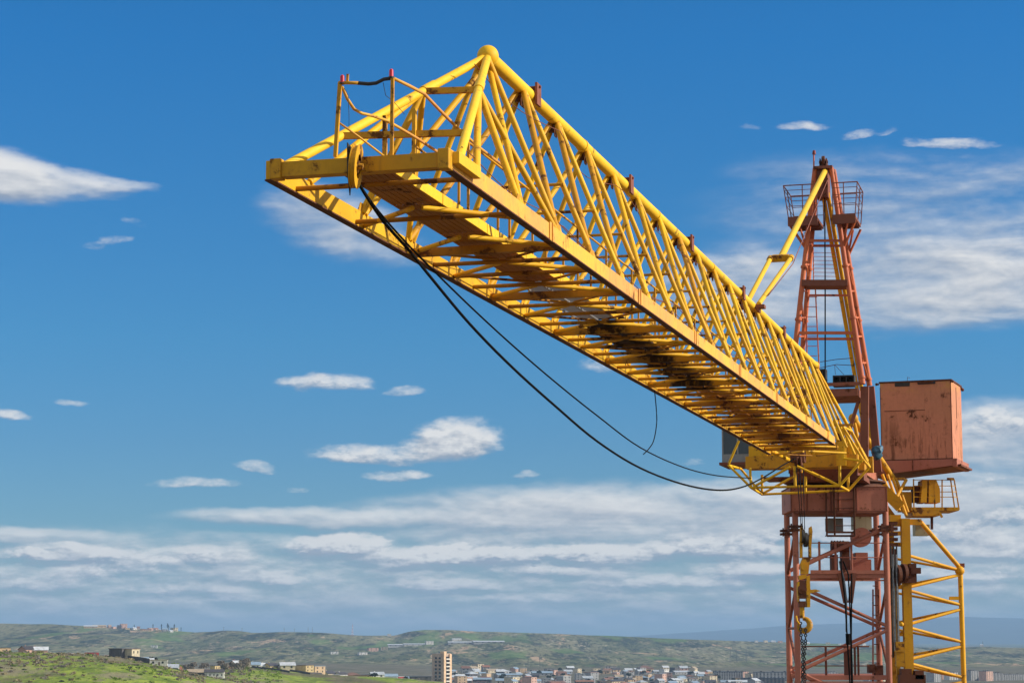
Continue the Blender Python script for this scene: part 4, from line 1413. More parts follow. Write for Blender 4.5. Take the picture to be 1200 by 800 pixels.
# thin wires strung along the truss
def wire(pts, r=0.008):
    return MB().path(pts, r, 5)
b = MB()
b.path([J(s_, MID + 0.25 + 0.12 * math.sin(s_), HJ - 0.42 - 0.22 * abs(math.sin(s_ * 0.714))) for s_ in np.arange(4.2, 43, 0.55)], 0.007, 5)
b.path([J(s_, -0.18, CH + 0.30 - 0.14 * abs(math.sin((s_ - 0.8) * 0.714))) for s_ in np.arange(0.6, 40, 0.55)], 0.007, 5)
b.path([J(s_, -1.0 + 0.02 * s_, 1.02 - 0.3 * abs(math.sin(s_ * 0.36))) for s_ in np.arange(3, 40, 0.8)], 0.008, 5)
b.build('wire', M_BR, jib)

# outer end: tip beam, end caps, slanted end legs and portals
b = MB()
b.box(J(-0.56, -2.175, 0.0), V * 0.16, C * 2.043, UP * 0.185)
b.box(J(-0.575, -2.175, -0.008), V * 0.19, C * 2.043, UP * 0.006)
b.build('tip_beam', M_YD, jib, bevel=0.012)
for l0 in (-2.32, -0.13):
    MB().box(J(-0.60, l0, -0.03), V * 0.18, C * 0.145, UP * 0.255).build('end_plate', M_YD, jib, bevel=0.01)
MB().box(J(-0.44, 0.004, 0.06), V * 0.95, C * 0.10, UP * 0.15).build('buffer_block', M_YC, jib, bevel=0.008)
KR, KL = S(557, 112, 4.15), None
kr = M(557, 112, -1.05)
rl0, rl1 = J(0.25, -0.12, CH), BALL
def leg_pt(t, side):
    p0 = J(0.25, -0.12, CH) if side == 0 else J(-0.1, -W + 0.12, CH)
    return p0 + (BALL - p0) * t
for side in (0, 1):
    b = MB()
    b.tube(leg_pt(0, side), leg_pt(0.97, side), 0.062, n=14)
    b.tube(leg_pt(0.64, side), leg_pt(0.70, side), 0.075, n=14)
    b.build('end_leg', M_YC, jib)
for t in (0.64, 0.24):
    MB().beam(leg_pt(t, 1), leg_pt(t, 0), 0.07, 0.085).build('end_crossbar', M_YD, jib)
for side in (0, 1):
    for s_, r_ in ((0.9, 0.05), (3.0, 0.052), (5.1, 0.046)):
        MB().tube(leg_pt(0.64, side), chord_pt(s_, side), r_).build('end_strut', M_Y, jib)
    MB().tube(BALL - UP * 0.1, chord_pt(3.1, side), 0.048).build('end_strut', M_Y, jib)
for l0 in (-1.47, -1.06):
    MB().beam(J(1.35, l0, 0.17), J(1.35, l0, 1.18 if l0 < -1.2 else 1.25), 0.05, 0.07).build('portal_post', M_YD, jib)
MB().beam(J(1.35, -1.44, 0.45), J(1.35, -1.09, 0.45), 0.05, 0.05).build('portal_rung', M_YD, jib)

# tip railing, bent, with two red lamps
a0, a1 = S(393, 184, -0.46), S(398.5, 97, -0.46)
c0, c1 = S(459, 182, -0.46), S(460, 92, -0.46)
b = MB()
b.beam(a0, a1, 0.045, 0.045)
b.beam(c0, c1, 0.04, 0.04)
b.path([S(397, 97, -0.46), S(420, 97.5, -0.46)], 0.022, 8)
b.build('tip_railing', M_YD, jib)
MB().path([S(419, 97.5, -0.45), S(432, 98.5, -0.45), S(441, 97.5, -0.45), S(450, 93, -0.45), S(462, 91.5, -0.45)], 0.024, 8).build('bent_rail', M_DK, jib)
b = MB()
b.path([S(461, 92, -0.44), S(480, 101, 0.1), S(497, 110, 1.0), S(517, 131, 1.7), S(536, 150, 2.6), S(560, 172, 3.4), S(590, 195, 5.0)], 0.022, 8)
b.path([S(401, 102, -0.43), S(407, 116, -0.3), S(415, 128, -0.1), S(424, 133, 0.0), S(437, 136, 0.2), S(452, 141, 0.5), S(468, 150, 0.8), S(490, 163, 1.2), S(514, 179, 1.8)], 0.020, 8)
b.path([S(396, 143, -0.43), S(420, 160, -0.2), S(450, 183, 0.2)], 0.013, 6)
b.build('loose_handrail', M_O, jib)
b = MB()
b.path([S(402, 101, -0.42), S(408, 112, -0.4), S(409, 135, -0.35), S(409, 152, -0.3)], 0.004, 5)
b.path([S(449, 97, -0.42), S(452, 112, -0.3), S(462, 120, 0.0), S(474, 134, 0.6)], 0.004, 5)
b.build('lamp_cable', M_DK, jib)
for px, py, s_ in ((401, 97, -0.46), (458.5, 90, -0.46)):
    lb = MB()
    c_ = S(px, py, s_)
    lb.tube(c_, c_ + UP * 0.075, 0.028, 0.026, n=12)
    lb.sphere(c_ + UP * 0.075, 0.026, 12, 8)
    lo = lb.build('warning_lamp', M_LAMP, jib)
    MB().tube(c_ - UP * 0.02, c_ - UP * 0.001, 0.036, n=12).build('lamp_base', M_DK, jib)
MB().beam(S(407, 97, -0.43), S(407.5, 87, -0.43), 0.02, 0.03).build('lamp_bracket', M_YD, jib)

# rope sheave at the tip, on a bracket through the tip beam
sc_ = S(417, 195, -0.72)
ax = nrm(C + V * 0.16 - UP * 0.10)
b = MB()
b.wheel(sc_, ax, 0.255, 0.055, 28, 0.17)
b.wheel(sc_ + ax * 0.034, ax, 0.275, 0.010, 28, 0.15)
b.wheel(sc_ - ax * 0.034, ax, 0.275, 0.010, 28, 0.15)
for k in range(5):
    an = 2 * math.pi * k / 5
    e = nrm(np.cross(ax, UP))
    f_ = np.cross(ax, e)
    b.beam(sc_, sc_ + (e * math.cos(an) + f_ * math.sin(an)) * 0.2, 0.03, 0.05, ax)
b.tube(sc_ - ax * 0.09, sc_ + ax * 0.09, 0.04)
sh = b.build('rope_sheave', M_YD, jib)
b = MB()
for dd in (-0.085,):
    e = nrm(np.cross(UP, ax))
    q0 = sc_ + ax * dd
    b.prism([q0 - e * 0.16 + UP * 0.255, q0 + e * 0.16 + UP * 0.255, q0 + e * 0.16 + UP * 0.02, q0 + e * 0.05 - UP * 0.36, q0 - e * 0.14 - UP * 0.1], ax * 0.012)
b.build('sheave_guard', M_DK, jib)
# root of the jib: tapering frame down to the pivots
for side in (0, 1):
    l0 = -0.07 if side == 0 else -W + 0.07
    MB().tube(J(44.3, MID, HJ), J(47.9, l0 + (0.10 if side == 0 else -0.1), 0.22), 0.06).build('root_leg', M_Y, jib)
    if side:
        MB().tube(J(41.8, l0, 0.12), J(48.0, l0, 0.15), 0.07).build('root_chord', M_Y, jib)
    MB().tube(J(44.3, MID, HJ - 0.05), J(45.0, l0, 0.2), 0.045).build('root_leg', M_Y, jib)
b = MB()
for l0 in (-W, -0.25):
    b.box(J(47.6, l0, -0.12), V * 0.7, C * 0.22, UP * 0.55)
b.build('pivot_block', M_YD, jib)
for (px, py, w_, h_) in ((979, 507, 0.20, 0.30), (976, 497, 0.14, 0.16)):
    q = S(px, py, 44.5)
    MB().box(q, V * 0.25, C * w_, UP * h_).build('root_fitting', M_Y, jib)
MB().box(S(972, 499, 43.5), V * 0.2, C * 0.75, UP * 0.06).build('root_fitting', M_YD, jib)
MB().box(S(979, 516, 44.8), V * 0.25, C * 0.26, UP * 0.24).build('root_fitting', M_DR, jib)
MB().beam(S(988, 502, 44), S(988, 538, 44), 0.07, 0.07, V).build('root_fitting', M_Y, jib)

# ------------------------------------------------------------------ access basket hanging under the jib root
bask = empty('service_basket', J(45, MID, -0.9), crane)
layA = [S(*p, 44) for p in ((854, 545), (880, 571), (984, 569), (1011, 538), (988, 500))]
layB = [S(*p, 46) for p in ((868, 549), (893, 579), (994, 574.5), (1019, 547), (998, 505))]
RB = 0.042
for lay in (layA, layB):
    for i in range(4):
        MB().tube(lay[i], lay[i + 1], RB).build('basket_rail', M_Y, bask)
for i in range(5):
    MB().tube(layA[i], layB[i], RB).build('basket_tie', M_Y, bask)
for (p, q, s_) in (((879, 548), (880, 571), 44), ((893, 556), (893, 579), 46), ((931, 546), (932, 570), 44), ((944, 558), (944, 576), 46),
                   ((984, 545), (984, 569), 44), ((994, 558), (994, 574), 46)):
    MB().tube(S(*p, s_), S(*q, s_), 0.045).build('basket_post', M_Y, bask)
for (p, q, s_) in (((883, 570), (926, 547), 44), ((934, 546), (984, 569), 44), ((894, 578), (930, 558), 46), ((951, 553), (994, 574), 46),
                   ((854, 543), (866, 516), 44), ((1011, 540), (988, 537), 44)):
    MB().tube(S(*p, s_), S(*q, s_), 0.042).build('basket_brace', M_Y, bask)

# ------------------------------------------------------------------ slewing platform
slew = empty('slewing_platform', J(50.5, -1.45, 0), crane)
b = MB()
b.box(J(46.7, -3.93, -0.06), V * 0.55, C * 3.75, UP * 0.42)
b.build('front_beam', M_YD, slew)
b = MB()
b.box(J(47.26, -3.9, -0.05), V * 0.5, C * 3.62, UP * 0.80)
for l0 in (-3.3, -2.35, -1.7, -0.95, -0.45):
    b.box(J(47.05, l0, 0.362), V * 0.2, C * 0.06, UP * 0.44)
b.prism([J(47.24, -2.0, 0.363), J(47.24, -1.75, 0.363), J(47.24, -1.80, 0.62), J(47.24, -1.90, 0.72), J(47.24, -2.0, 0.72)], V * -0.05)
b.prism([J(47.24, -1.3, 0.363), J(47.24, -0.9, 0.363), J(47.24, -0.9, 0.72), J(47.24, -1.05, 0.72), J(47.24, -1.22, 0.58)], V * -0.05)
b.build('front_web', M_Y, slew)
b = MB()
b.box(J(46.55, -0.85, -0.03), V * 0.13, C * 0.32, UP * 0.95)
b.box(J(46.9, -0.50, -0.10), V * 0.2, C * 0.34, UP * 0.86)
b.build('end_bracket', M_Y, slew)
MB().box(J(48.6, -0.35, -0.12), V * 0.3, C * 0.5, UP * 0.55).build('end_bracket', M_YD, slew)
b = MB()
b.box(J(48.0, -3.0, -0.42), V * 4.4, C * 2.9, UP * 0.16)
b.box(J(48.6, -2.7, -0.255), V * 3.4, C * 2.3, UP * 0.5)
for k in range(9):
    b.box(J(47.95, -2.9 + 0.33 * k, -0.40), V * 0.045, C * 0.05, UP * 0.14)
b.build('slewing_deck', M_BR, slew)
TC = np.array([11.47, 75.55, 0])
b = MB()
b.tube(TC + UP * 5.10, TC + UP * 5.22, 1.72, n=40)
b.tube(TC + UP * 5.222, TC + UP * 5.34, 1.62, n=40)
b.tube(TC + UP * 5.342, TC + UP * 5.40, 1.75, n=40)
b.build('turntable_ring', M_DR, slew)
b = MB()
b.box(J(47.6, -3.5, -0.36), V * 1.6, C * 0.6, UP * 0.07)
b.box(J(47.4, -4.95, 0.14), V * 2.0, C * 1.6, UP * 0.09)
b.build('side_deck', M_BR, slew)
# operator's cab
cb = MB()
for (l0, l1, h0, h1) in ((-4.88, -3.2, 0.24, 0.52), (-4.88, -3.2, 1.42, 1.50)):
    cb.box(J(47.6, l0, h0), V * 1.7, C * (l1 - l0), UP * (h1 - h0))
for l0 in (-4.88, -4.36, -3.25):
    for s_ in (47.6, 49.25):
        cb.box(J(s_, l0, 0.522), V * 0.05, C * 0.05, UP * 0.896)
cab = cb.build('operator_cab', M_GREY, crane)
b = MB()
b.box(J(47.63, -4.85, 0.525), V * 0.01, C * 1.55, UP * 0.89)
b.box(J(47.66, -4.865, 0.525), V * 1.58, C * 0.01, UP * 0.89)
b.box(J(49.26, -4.85, 0.525), V * 0.01, C * 1.55, UP * 0.89)
b.build('cab_window', M_GLASS, cab)
b = MB()
b.box(J(47.95, -4.1, 0.524), V * 0.5, C * 0.5, UP * 0.5)
b.box(J(48.4, -4.1, 0.524), V * 0.12, C * 0.5, UP * 0.85)
b.build('cab_seat', M_DK, cab)

# ------------------------------------------------------------------ tower head (A-frame)
head = empty('tower_head', J(50.8, -1.5, 3.2), crane)
LEG = {'A': (S(955, 197, 50.5), S(927, 452, 49.7)), 'C': (S(974, 197, 50.5), S(1011, 450, 49.7)),
       'B': (S(958, 199, 51.4), S(937, 452, 52.2)), 'D': (S(977, 199, 51.4), S(1019, 452, 52.2))}
for k in 'ABCD':
    b = MB().tube(LEG[k][0], LEG[k][1], 0.082, 0.098, n=14)
    for t in (0.24, 0.46, 0.70, 0.97):
        p = LEG[k][0] + (LEG[k][1] - LEG[k][0]) * t
        d = nrm(LEG[k][1] - LEG[k][0])
        b.tube(p - d * 0.04, p + d * 0.04, 0.125, n=14)
    b.build('head_leg', M_R, head)
def lp(k, y):
    """point on a head leg at the height where it passes picture row y"""
    a_, b_ = LEG[k]
    ya, yb = 197.0, 451.0
    # solve with perspective by bisection on the projected row
    lo, hi = 0.0, 1.0
    for _ in range(40):
        m_ = (lo + hi) / 2
        p = a_ + (b_ - a_) * m_
        yy = p[1] * math.cos(PITCH) + p[2] * math.sin(PITCH)
        zz = -p[1] * math.sin(PITCH) + p[2] * math.cos(PITCH)
        if 400 - F * zz / yy < y:
            lo = m_
        else:
            hi = m_
    return a_ + (b_ - a_) * lo
for k1, k2, y, wd in (('A', 'C', 282, 0.07), ('B', 'D', 288, 0.07), ('B', 'D', 346, 0.06), ('A', 'C', 390, 0.085), ('B', 'D', 397, 0.075)):
    MB().beam(lp(k1, y), lp(k2, y), wd, wd * 1.2).build('head_crossbar', M_R, head)
MB().beam(lp('A', 332) + V * 0.3, lp('C', 332) + V * 0.3, 0.9, 0.22).build('head_landing', M_BR, head)
for k1, k2 in (('A', 'B'), ('C', 'D')):
    for y in (236, 286, 310, 341, 372, 394, 425):
        MB().beam(lp(k1, y), lp(k2, y), 0.06, 0.06).build('head_side_tie', M_R, head)
    for y0, y1 in ((290, 336), (344, 392), (398, 446)):
        MB().tube(lp(k1, y0), lp(k2, y1), 0.032, n=8).build('head_side_brace', M_R, head)
b = MB()
b.box(S(956.5, 231, 50.55), V * 0.75, C * 0.42, UP * 1.0)
b.box(S(953, 198, 50.35), V * 1.1, C * 0.68, UP * 0.10)
b.build('head_box', M_BR, head)
b = MB()
tp = S(965, 190, 50.7)
b.wheel(tp, C, 0.22, 0.10, 24, 0.10)
b.wheel(tp - UP * 0.02 + V * 0.35, C, 0.2, 0.09, 24, 0.08)
for l0 in (-0.13, 0.10):
    b.prism([tp + C * l0 - UP * 0.32 - V * 0.25, tp + C * l0 - UP * 0.32 + V * 0.6, tp + C * l0 + UP * 0.1 + V * 0.15, tp + C * l0 + UP * 0.12 - V * 0.1], C * 0.03)
b.tube(tp - C * 0.16, tp + C * 0.16, 0.05)
b.build('head_sheave', M_DR, head)
b = MB()
b.tube(S(953.7, 197, 50.5), S(953.7, 180, 50.5), 0.028, n=8)
b.build('lamp_mast', M_R, head)
b = MB()
b.tube(S(954, 181, 50.5), S(954, 176.5, 50.5), 0.07, 0.05, n=10)
b.build('warning_lamp', M_LAMPD, head)
# two railed platforms at the top of the head
for nm, l0, l1, hf, lean in (('L', -2.74, -1.72, 8.98, -0.16), ('R', -1.16, -0.38, 8.98, 0.10)):
    pf = empty('head_platform', J(50.6, (l0 + l1) / 2, hf), head)
    b = MB()
    b.box(J(49.75, l0, hf), V * 1.9, C * (l1 - l0), UP * 0.10)
    b.box(J(49.70, l0 - 0.02, hf - 0.20), V * 0.06, C * (l1 - l0 + 0.04), UP * 0.33)
    for s_ in (50.2, 50.7, 51.2):
        b.box(J(s_, l0 + 0.02, hf - 0.12), V * 0.06, C * (l1 - l0 - 0.04), UP * 0.118)
    b.build('platform_floor', M_BR, pf)
    b = MB()
    out = l0 if nm == 'L' else l1
    inn = l1 if nm == 'L' else l0
    top = hf + 1.28
    for (s_, l_) in ((49.75, inn), (49.75, inn + (out - inn) * 0.5), (49.75, out), (50.7, out), (51.65, out), (51.65, inn)):
        lo_ = lean if l_ == out else 0.0
        b.beam(J(s_, l_, hf + 0.10), J(s_, l_ + lo_, top), 0.032, 0.032)
    for z_ in (0.42, 0.75, 1.0, 1.18):
        f_ = (z_ - 0.0) / 1.18
        r_ = 0.022 if z_ == 1.18 else 0.012
        pts = [J(49.75, inn, hf + 0.10 + z_), J(49.75, out + lean * f_, hf + 0.10 + z_), J(51.65, out + lean * f_, hf + 0.10 + z_), J(51.65, inn, hf + 0.10 + z_)]
        for i in range(3):
            b.tube(pts[i], pts[i + 1], r_, n=6)
    b.build('platform_railing', M_BR, pf)
    bk = lp('A' if nm == 'L' else 'C', 292)
    for s_ in (0.05, 1.75):
        MB().beam(J(49.8 + s_, out, hf - 0.10), bk + V * s_ * 0.9, 0.055, 0.07).build('platform_bracket', M_R, pf)
        MB().beam(J(49.8 + s_, out + (inn - out) * 0.35, hf - 0.10), bk + V * s_ * 0.9 + UP * 0.06, 0.05, 0.06).build('platform_bracket', M_R, pf)
# ladders
b = MB()
b.tube(S(953, 291, 51.0), S(953.5, 328, 51.0), 0.02, n=6)
for y in np.arange(296, 331, 4.6):
    b.tube(S(954, y, 51.0), S(981, y + 0.4, 51.0), 0.010, n=6)
for x0, x1 in ((955.5, 960), (944.5, 946)):
    b.beam(S(x0, 338, 50.3), S(x1, 434, 50.3), 0.06, 0.04)
for y in np.arange(348, 432, 11.5):
    b.tube(S(945, y, 50.3), S(957.5, y, 50.3), 0.014, n=6)
b.build('head_ladder', M_R, head)
# posts that carry the head and the cross landing between them
for px, p2, s_, sl in ((1013.5, 1013, 50.0, 0), (1020, 1029, 52.3, 0)):
    q0, q1 = S(px, 453, s_), S(p2, 553, s_)
    MB().beam(q0, q1, 0.27, 0.26, V).build('head_post', M_BR, head)
    dl = C * -2.5
    MB().beam(q0 + dl, q1 + dl, 0.27, 0.26, V).build('head_post', M_BR, head)
MB().beam(S(1006, 470, 50.1), S(993, 512, 50.1), 0.12, 0.12, V).build('head_brace', M_BR, head)
MB().beam(S(1012, 500, 51), S(1000, 540, 50.1), 0.12, 0.12, V).build('head_brace', M_BR, head)
b = MB()
b.box(S(930, 465.5, 49.7), V * 2.4, C * 2.25, UP * 0.26)
b.box(S(930, 453.5, 49.62), V * 0.06, C * 2.3, UP * 0.12)
b.build('head_landing', M_BR, head)
for (x0, y0, x1, y1, s_) in ((976, 452.5, 1001, 439, 50.2), (959, 456, 967.5, 432, 50.2)):
    q0, q1 = S(x0, y0, s_), S(x1, y1, s_)
    hh, ww = q1[2] - q0[2], (q1 - q0) @ C
    b = MB()
    b.box(q0, V * 0.5, C * ww, UP * 0.05)
    b.box(q0 + UP * (hh - 0.05), V * 0.5, C * ww, UP * 0.05)
    b.box(q0 + V * 0.38 + UP * 0.052, V * 0.1, C * ww, UP * (hh - 0.104))
    for l_ in (0, 0.33, 0.64, 1.0):
        b.box(q0 + C * (l_ * (ww - 0.04)) + UP * 0.052, V * 0.376, C * 0.04, UP * (hh - 0.104))
    b.build('switch_box', M_DK, head)
b = MB()
for y0, y1, y2 in ((424, 421, 419.5), (431, 427, 428)):
    b.path([S(961, y0, 49.7), S(980, y1, 49.7), S(999, y2, 49.7)], 0.012, 5)
b.tube(S(978, 427, 49.7), S(979, 439, 49.7), 0.008, n=5)
b.tube(S(978, 427, 49.7), S(989, 439, 49.7), 0.008, n=5)
b.build('landing_railing', M_DR, head)

# pendant stays
PT, PP = S(967, 200, 50.6), M(915, 302, MID)
b = MB()
b.tube(PT, PP, 0.098, n=16)
b.build('front_stay', M_YC, crane)
b = MB()
dpp = nrm(PT - PP)
b.beam(PP - C * 0.24 - dpp * 0.06, PP + C * 0.24 - dpp * 0.06, 0.20, 0.16, dpp)
b.prism([PP - C * 0.22 + dpp * 0.03, PP + C * 0.22 + dpp * 0.03, PP + C * 0.12 + dpp * 0.36, PP - C * 0.12 + dpp * 0.36], np.cross(C, dpp) * 0.03)
for sg in (-1, 1):
    b.tube(PP + C * sg * 0.30 - dpp * 0.26, PP + C * sg * 0.30 + dpp * 0.0, 0.095, n=14)
b.build('stay_yoke', M_YD, crane)
for sg in (-1, 1):
    e = J(31.2, MID + 0.17 * sg, HJ + 0.06)
    MB().tube(PP + C * sg * 0.30 - dpp * 0.29, e, 0.068, n=14).build('stay_fork', M_YC, crane)
b = MB()
b.box(J(31.05, MID - 0.34, HJ - 0.06), V * 0.3, C * 0.68, UP * 0.09)
b.box(J(31.05, MID + 0.125, HJ - 0.16), V * 0.3, C * 0.08, UP * 0.096)
b.box(J(31.05, MID - 0.205, HJ - 0.16), V * 0.3, C * 0.08, UP * 0.096)
b.build('stay_bracket', M_BR, crane)
MB().path([PT - UP * 0.3 + C * 0.1, PP + C * 0.35 - UP * 0.2, J(32, MID + 0.3, HJ + 0.4)], 0.014, 5).build('stay_rope', M_BR, crane)
for l_ in (-0.085, 0.085):
    MB().tube(S(967, 226, 50.9) + C * l_, S(1019.5, 527, 57.2) + C * l_, 0.078, n=12).build('rear_stay', M_Y, crane)
MB().path([S(966, 226, 50.8), S(966.5, 232, 50.8)], 0.06, 10).build('rope_socket', M_YC, crane)

# ------------------------------------------------------------------ counterweight
V2 = ray(1560, HZ)
V2[2] = 0
V2 /= np.linalg.norm(V2)
C2 = np.array([V2[1], -V2[0], 0.0])
KO = S(1033, 540, 57.0)                      # front left lower corner of the box
_r = ray(1117, 540)
WB = float((_r * ((KO @ V2) / (_r @ V2)) - KO) @ C2)
HB = float((lambda r: (r * ((KO @ V2) / (r @ V2)) - KO)[2])(ray(1036, 449)))
def K2(s_, l_, z_):
    """counterweight frame: s_ back, l_ right, z_ up from the front lower left corner"""
    return KO + V2 * s_ + C2 * l_ + UP * z_
LB = 2.35
b = MB()
b.box(K2(0, 0, 0), V2 * LB, C2 * WB, UP * HB)
bx = b.build('counterweight_box', M_S, crane, bevel=0.02)
b = MB()
b.box(K2(-0.03, -0.03, HB + 0.003), V2 * (LB + 0.06), C2 * (WB + 0.06), UP * 0.055)
b.box(K2(-0.09, 1.45, HB - 0.06), V2 * 0.05, C2 * 0.6, UP * 0.06)
for l_ in (-0.12, WB + 0.06):
    b.sphere(K2(0, l_, HB - 0.03), 0.055, 10, 8)
    b.tube(K2(0, l_, HB - 0.03), K2(0, WB / 2 + (l_ - WB / 2) * 0.94, HB - 0.03), 0.035, n=8)
b.sphere(K2(LB, WB + 0.06, HB - 0.10), 0.065, 10, 8)
b.tube(K2(LB, WB + 0.06, HB - 0.10), K2(LB - 0.1, WB, HB - 0.02), 0.05, n=8)
b.path([K2(0.3, 1.0, HB + 0.07), K2(0.3, 1.02, HB + 0.24), K2(0.3, 1.10, HB + 0.2)], 0.012, 5)
b.build('box_lid', M_DR, bx)
for l0, l1, z0, z1 in ((0.58, 1.15, HB - 0.15, HB), (1.45, 2.12, HB - 0.10, HB)):
    MB().box(K2(-0.015, l0, z0), V2 * 0.012, C2 * (l1 - l0), UP * (z1 - z0)).build('lid_gap', M_DK, bx)
for (o, e1, e2) in ((K2(-0.015, 0.15, HB * 0.635), C2 * 1.55, UP * 0.018), (K2(-0.018, 0, 0.005), C2 * WB, UP * 0.035), (K2(-0.02, WB - 0.03, 0.04), C2 * 0.028, UP * (HB - 0.05)), (K2(-0.019, 0.002, 0.04), C2 * 0.02, UP * (HB - 0.2))):
    MB().box(o, V2 * 0.012, e1, e2).build('box_seam', M_DR, bx)
MB().box(K2(LB * 0.45, WB + 0.002, HB * 0.55), V2 * 0.05, C2 * 0.012, UP * HB * 0.4).build('box_seam', M_DR, bx)
cj = MB()
q = [K2(-0.3, -0.40, -0.02), K2(-0.3, WB + 0.02, -0.02), K2(-0.3, WB + 0.02, -0.26), K2(-0.3, -0.40, -0.59)]
cj.prism(q, V2 * 0.12)
cj.prism([p + V2 * (LB + 0.4) for p in q], V2 * 0.12)
cj.box(K2(-0.28, WB + 0.022, -0.30), V2 * (LB + 0.5), C2 * 0.16, UP * 0.30)
cj.box(J(50.5, -0.75, 0.10), V * 6.2, C * 0.28, UP * 0.5)
cj.box(J(50.5, -2.9, 0.10), V * 9.0, C * 0.28, UP * 0.5)
cj.box(J(56.0, -2.6, 0.16), V * 0.25, C * 1.84, UP * 0.4)
cj.build('counter_jib', M_RM, crane)
b = MB()
b.prism([K2(-0.17, -0.38, -0.50), K2(-0.17, -0.38, -0.57), K2(-0.17, WB + 0.32, -0.27), K2(-0.17, WB + 0.32, -0.20)], V2 * (LB + 0.3))
b.build('counter_jib_floor', M_BR, crane)
MB().box(K2(-0.335, 1.22, -0.42), V2 * 0.035, C2 * 0.03, UP * 0.39).build('jib_stiffener', M_BR, crane)

# ------------------------------------------------------------------ mast
mast = empty('mast', (11.4, 75.5, -EYE), crane)
YF, YB = 74.0, 77.1
xs = {('L', 0): D(933.5, 700, YF)[0], ('R', 0): D(1039.8, 700, YF)[0], ('L', 1): D(923.7, 700, YB)[0], ('R', 1): D(1028.8, 700, YB)[0]}
ys = {0: YF, 1: YB}
def mp(k, z):
    return np.array([xs[k], ys[k[1]], z])
ZB = -8.6
for k in xs:
    MB().tube(mp(k, 5.02 if k[1] else 4.60), mp(k, ZB), 0.105, n=14).build('mast_leg', M_RM, mast)
    b = MB()
    for z in (3.60, 3.72):
        b.box(mp(k, z) - np.array([0.24, 0.2, 0]), (0.48, 0, 0), (0, 0.40, 0), (0, 0, 0.075))
    for sx in (-0.19, 0.15):
        b.box(mp(k, 3.55) + np.array([sx, -0.215, 0]), (0.05, 0, 0), (0, 0.03, 0), (0, 0, 0.30))
    b.build('leg_flange', M_DR, mast)
b = MB()
b.box((9.60, 73.62, 4.27), (3.33, 0, 0), (0, 2.4, 0), (0, 0, 0.81))
b.build('mast_collar', M_RM, mast, bevel=0.015)
b = MB()
for x in (9.60, 10.16, 10.98, 11.24, 11.86, 12.90):
    b.box((x, 73.575, 4.25), (0.035, 0, 0), (0, 0.042, 0), (0, 0, 0.83))
b.box((9.78, 76.95, 4.62), (3.0, 0, 0), (0, 0.25, 0), (0, 0, 0.40))
b.box((9.75, 73.60, 4.20), (3.1, 0, 0), (0, 2.4, 0), (0, 0, 0.065))
b.box((9.58, 73.60, 5.082), (3.37, 0, 0), (0, 2.45, 0), (0, 0, 0.03))
for x in np.arange(9.75, 12.9, 0.21):
    b.tube((x, 73.615, 5.02), (x, 73.60, 5.02), 0.018, n=6)
    b.tube((x, 73.615, 4.33), (x, 73.60, 4.33), 0.018, n=6)
b.build('collar_ribs', M_BR, mast)
LV = [1.75]
while LV[-1] > ZB + 1:
    LV.append(LV[-1] - 2.95)
for f in (0, 1):
    MB().tube(mp(('L', f), 2.30), mp(('R', f), 3.72), 0.075, n=10).build('mast_brace', M_RM, mast)
    for i in range(len(LV) - 1):
        zm = (LV[i] + LV[i + 1]) / 2
        MB().tube(mp(('L', f), LV[i]), mp(('R', f), zm + 0.06), 0.062, n=10).build('mast_brace', M_RM, mast)
        MB().tube(mp(('R', f), zm - 0.06), mp(('L', f), LV[i + 1]), 0.062, n=10).build('mast_brace', M_RM, mast)
for sd_ in ('L', 'R'):
    MB().tube(mp((sd_, 0), 3.6), mp((sd_, 1), 2.2), 0.055, n=10).build('mast_brace', M_BR, mast)
    for i in range(len(LV) - 1):
        zm = (LV[i] + LV[i + 1]) / 2
        MB().tube(mp((sd_, 0), LV[i]), mp((sd_, 1), zm), 0.052, n=10).build('mast_brace', M_BR, mast)
        MB().tube(mp((sd_, 1), zm), mp((sd_, 0), LV[i + 1]), 0.052, n=10).build('mast_brace', M_BR, mast)
        MB().tube(mp((sd_, 0), zm), mp((sd_, 1), zm), 0.045, n=8).build('mast_tie', M_BR, mast)
# platforms inside the mast
for z, nm in ((1.98, 'machine_deck'), (-1.48, 'lower_deck')):
    b = MB()
    xl, xr = 9.95, 13.0
    b.box((xl, 73.95, z), (xr - xl, 0, 0), (0, 0.12, 0), (0, 0, 0.16))
    b.box((xl, 73.93, z - 0.10), (xr - xl, 0, 0), (0, 0.04, 0), (0, 0, 0.05))
    b.box((xl, 76.9, z), (xr - xl, 0, 0), (0, 0.12, 0), (0, 0, 0.16))
    b.box((xl + 0.3, 74.08, z + 0.10), (xr - xl - 0.3, 0, 0), (0, 2.81, 0), (0, 0, 0.04))
    for x in (xl + 0.6, xl + 1.5, xl + 2.4):
        b.box((x, 74.08, z), (0.1, 0, 0), (0, 2.81, 0), (0, 0, 0.098))
    b.build(nm, M_RM, mast)
b = MB()
zt = D(980, 757, 74)[2]
b.tube((9.95, 74.2, zt), (12.3, 74.2, zt), 0.022, n=8)
b.tube((9.95, 74.2, zt - 0.66), (12.3, 74.2, zt - 0.66), 0.016, n=8)
for px in (968, 1002, 1006):
    x = D(px, 780, 74.2)[0]
    b.beam((x, 74.2, -1.35), (x, 74.2, zt), 0.07, 0.07)
x = D(989, 780, 74.2)[0]
b.box((x, 74.15, -1.34), (0.28, 0, 0), (0, 0.06, 0), (0, 0, zt + 1.34))
b.build('deck_railing', M_BR, mast)
b = MB()
for z in (2.86, 2.36):
    b.tube((9.95, 74.25, z + 0.34), (12.9, 74.25, z + 0.34), 0.018, n=8)
for px in (960, 979, 997.5):
    x = D(px, 640, 74.25)[0]
    b.beam((x, 74.25, 2.1), (x, 74.25, 3.25), 0.075, 0.075)
b.build('deck_railing', M_RM, mast)
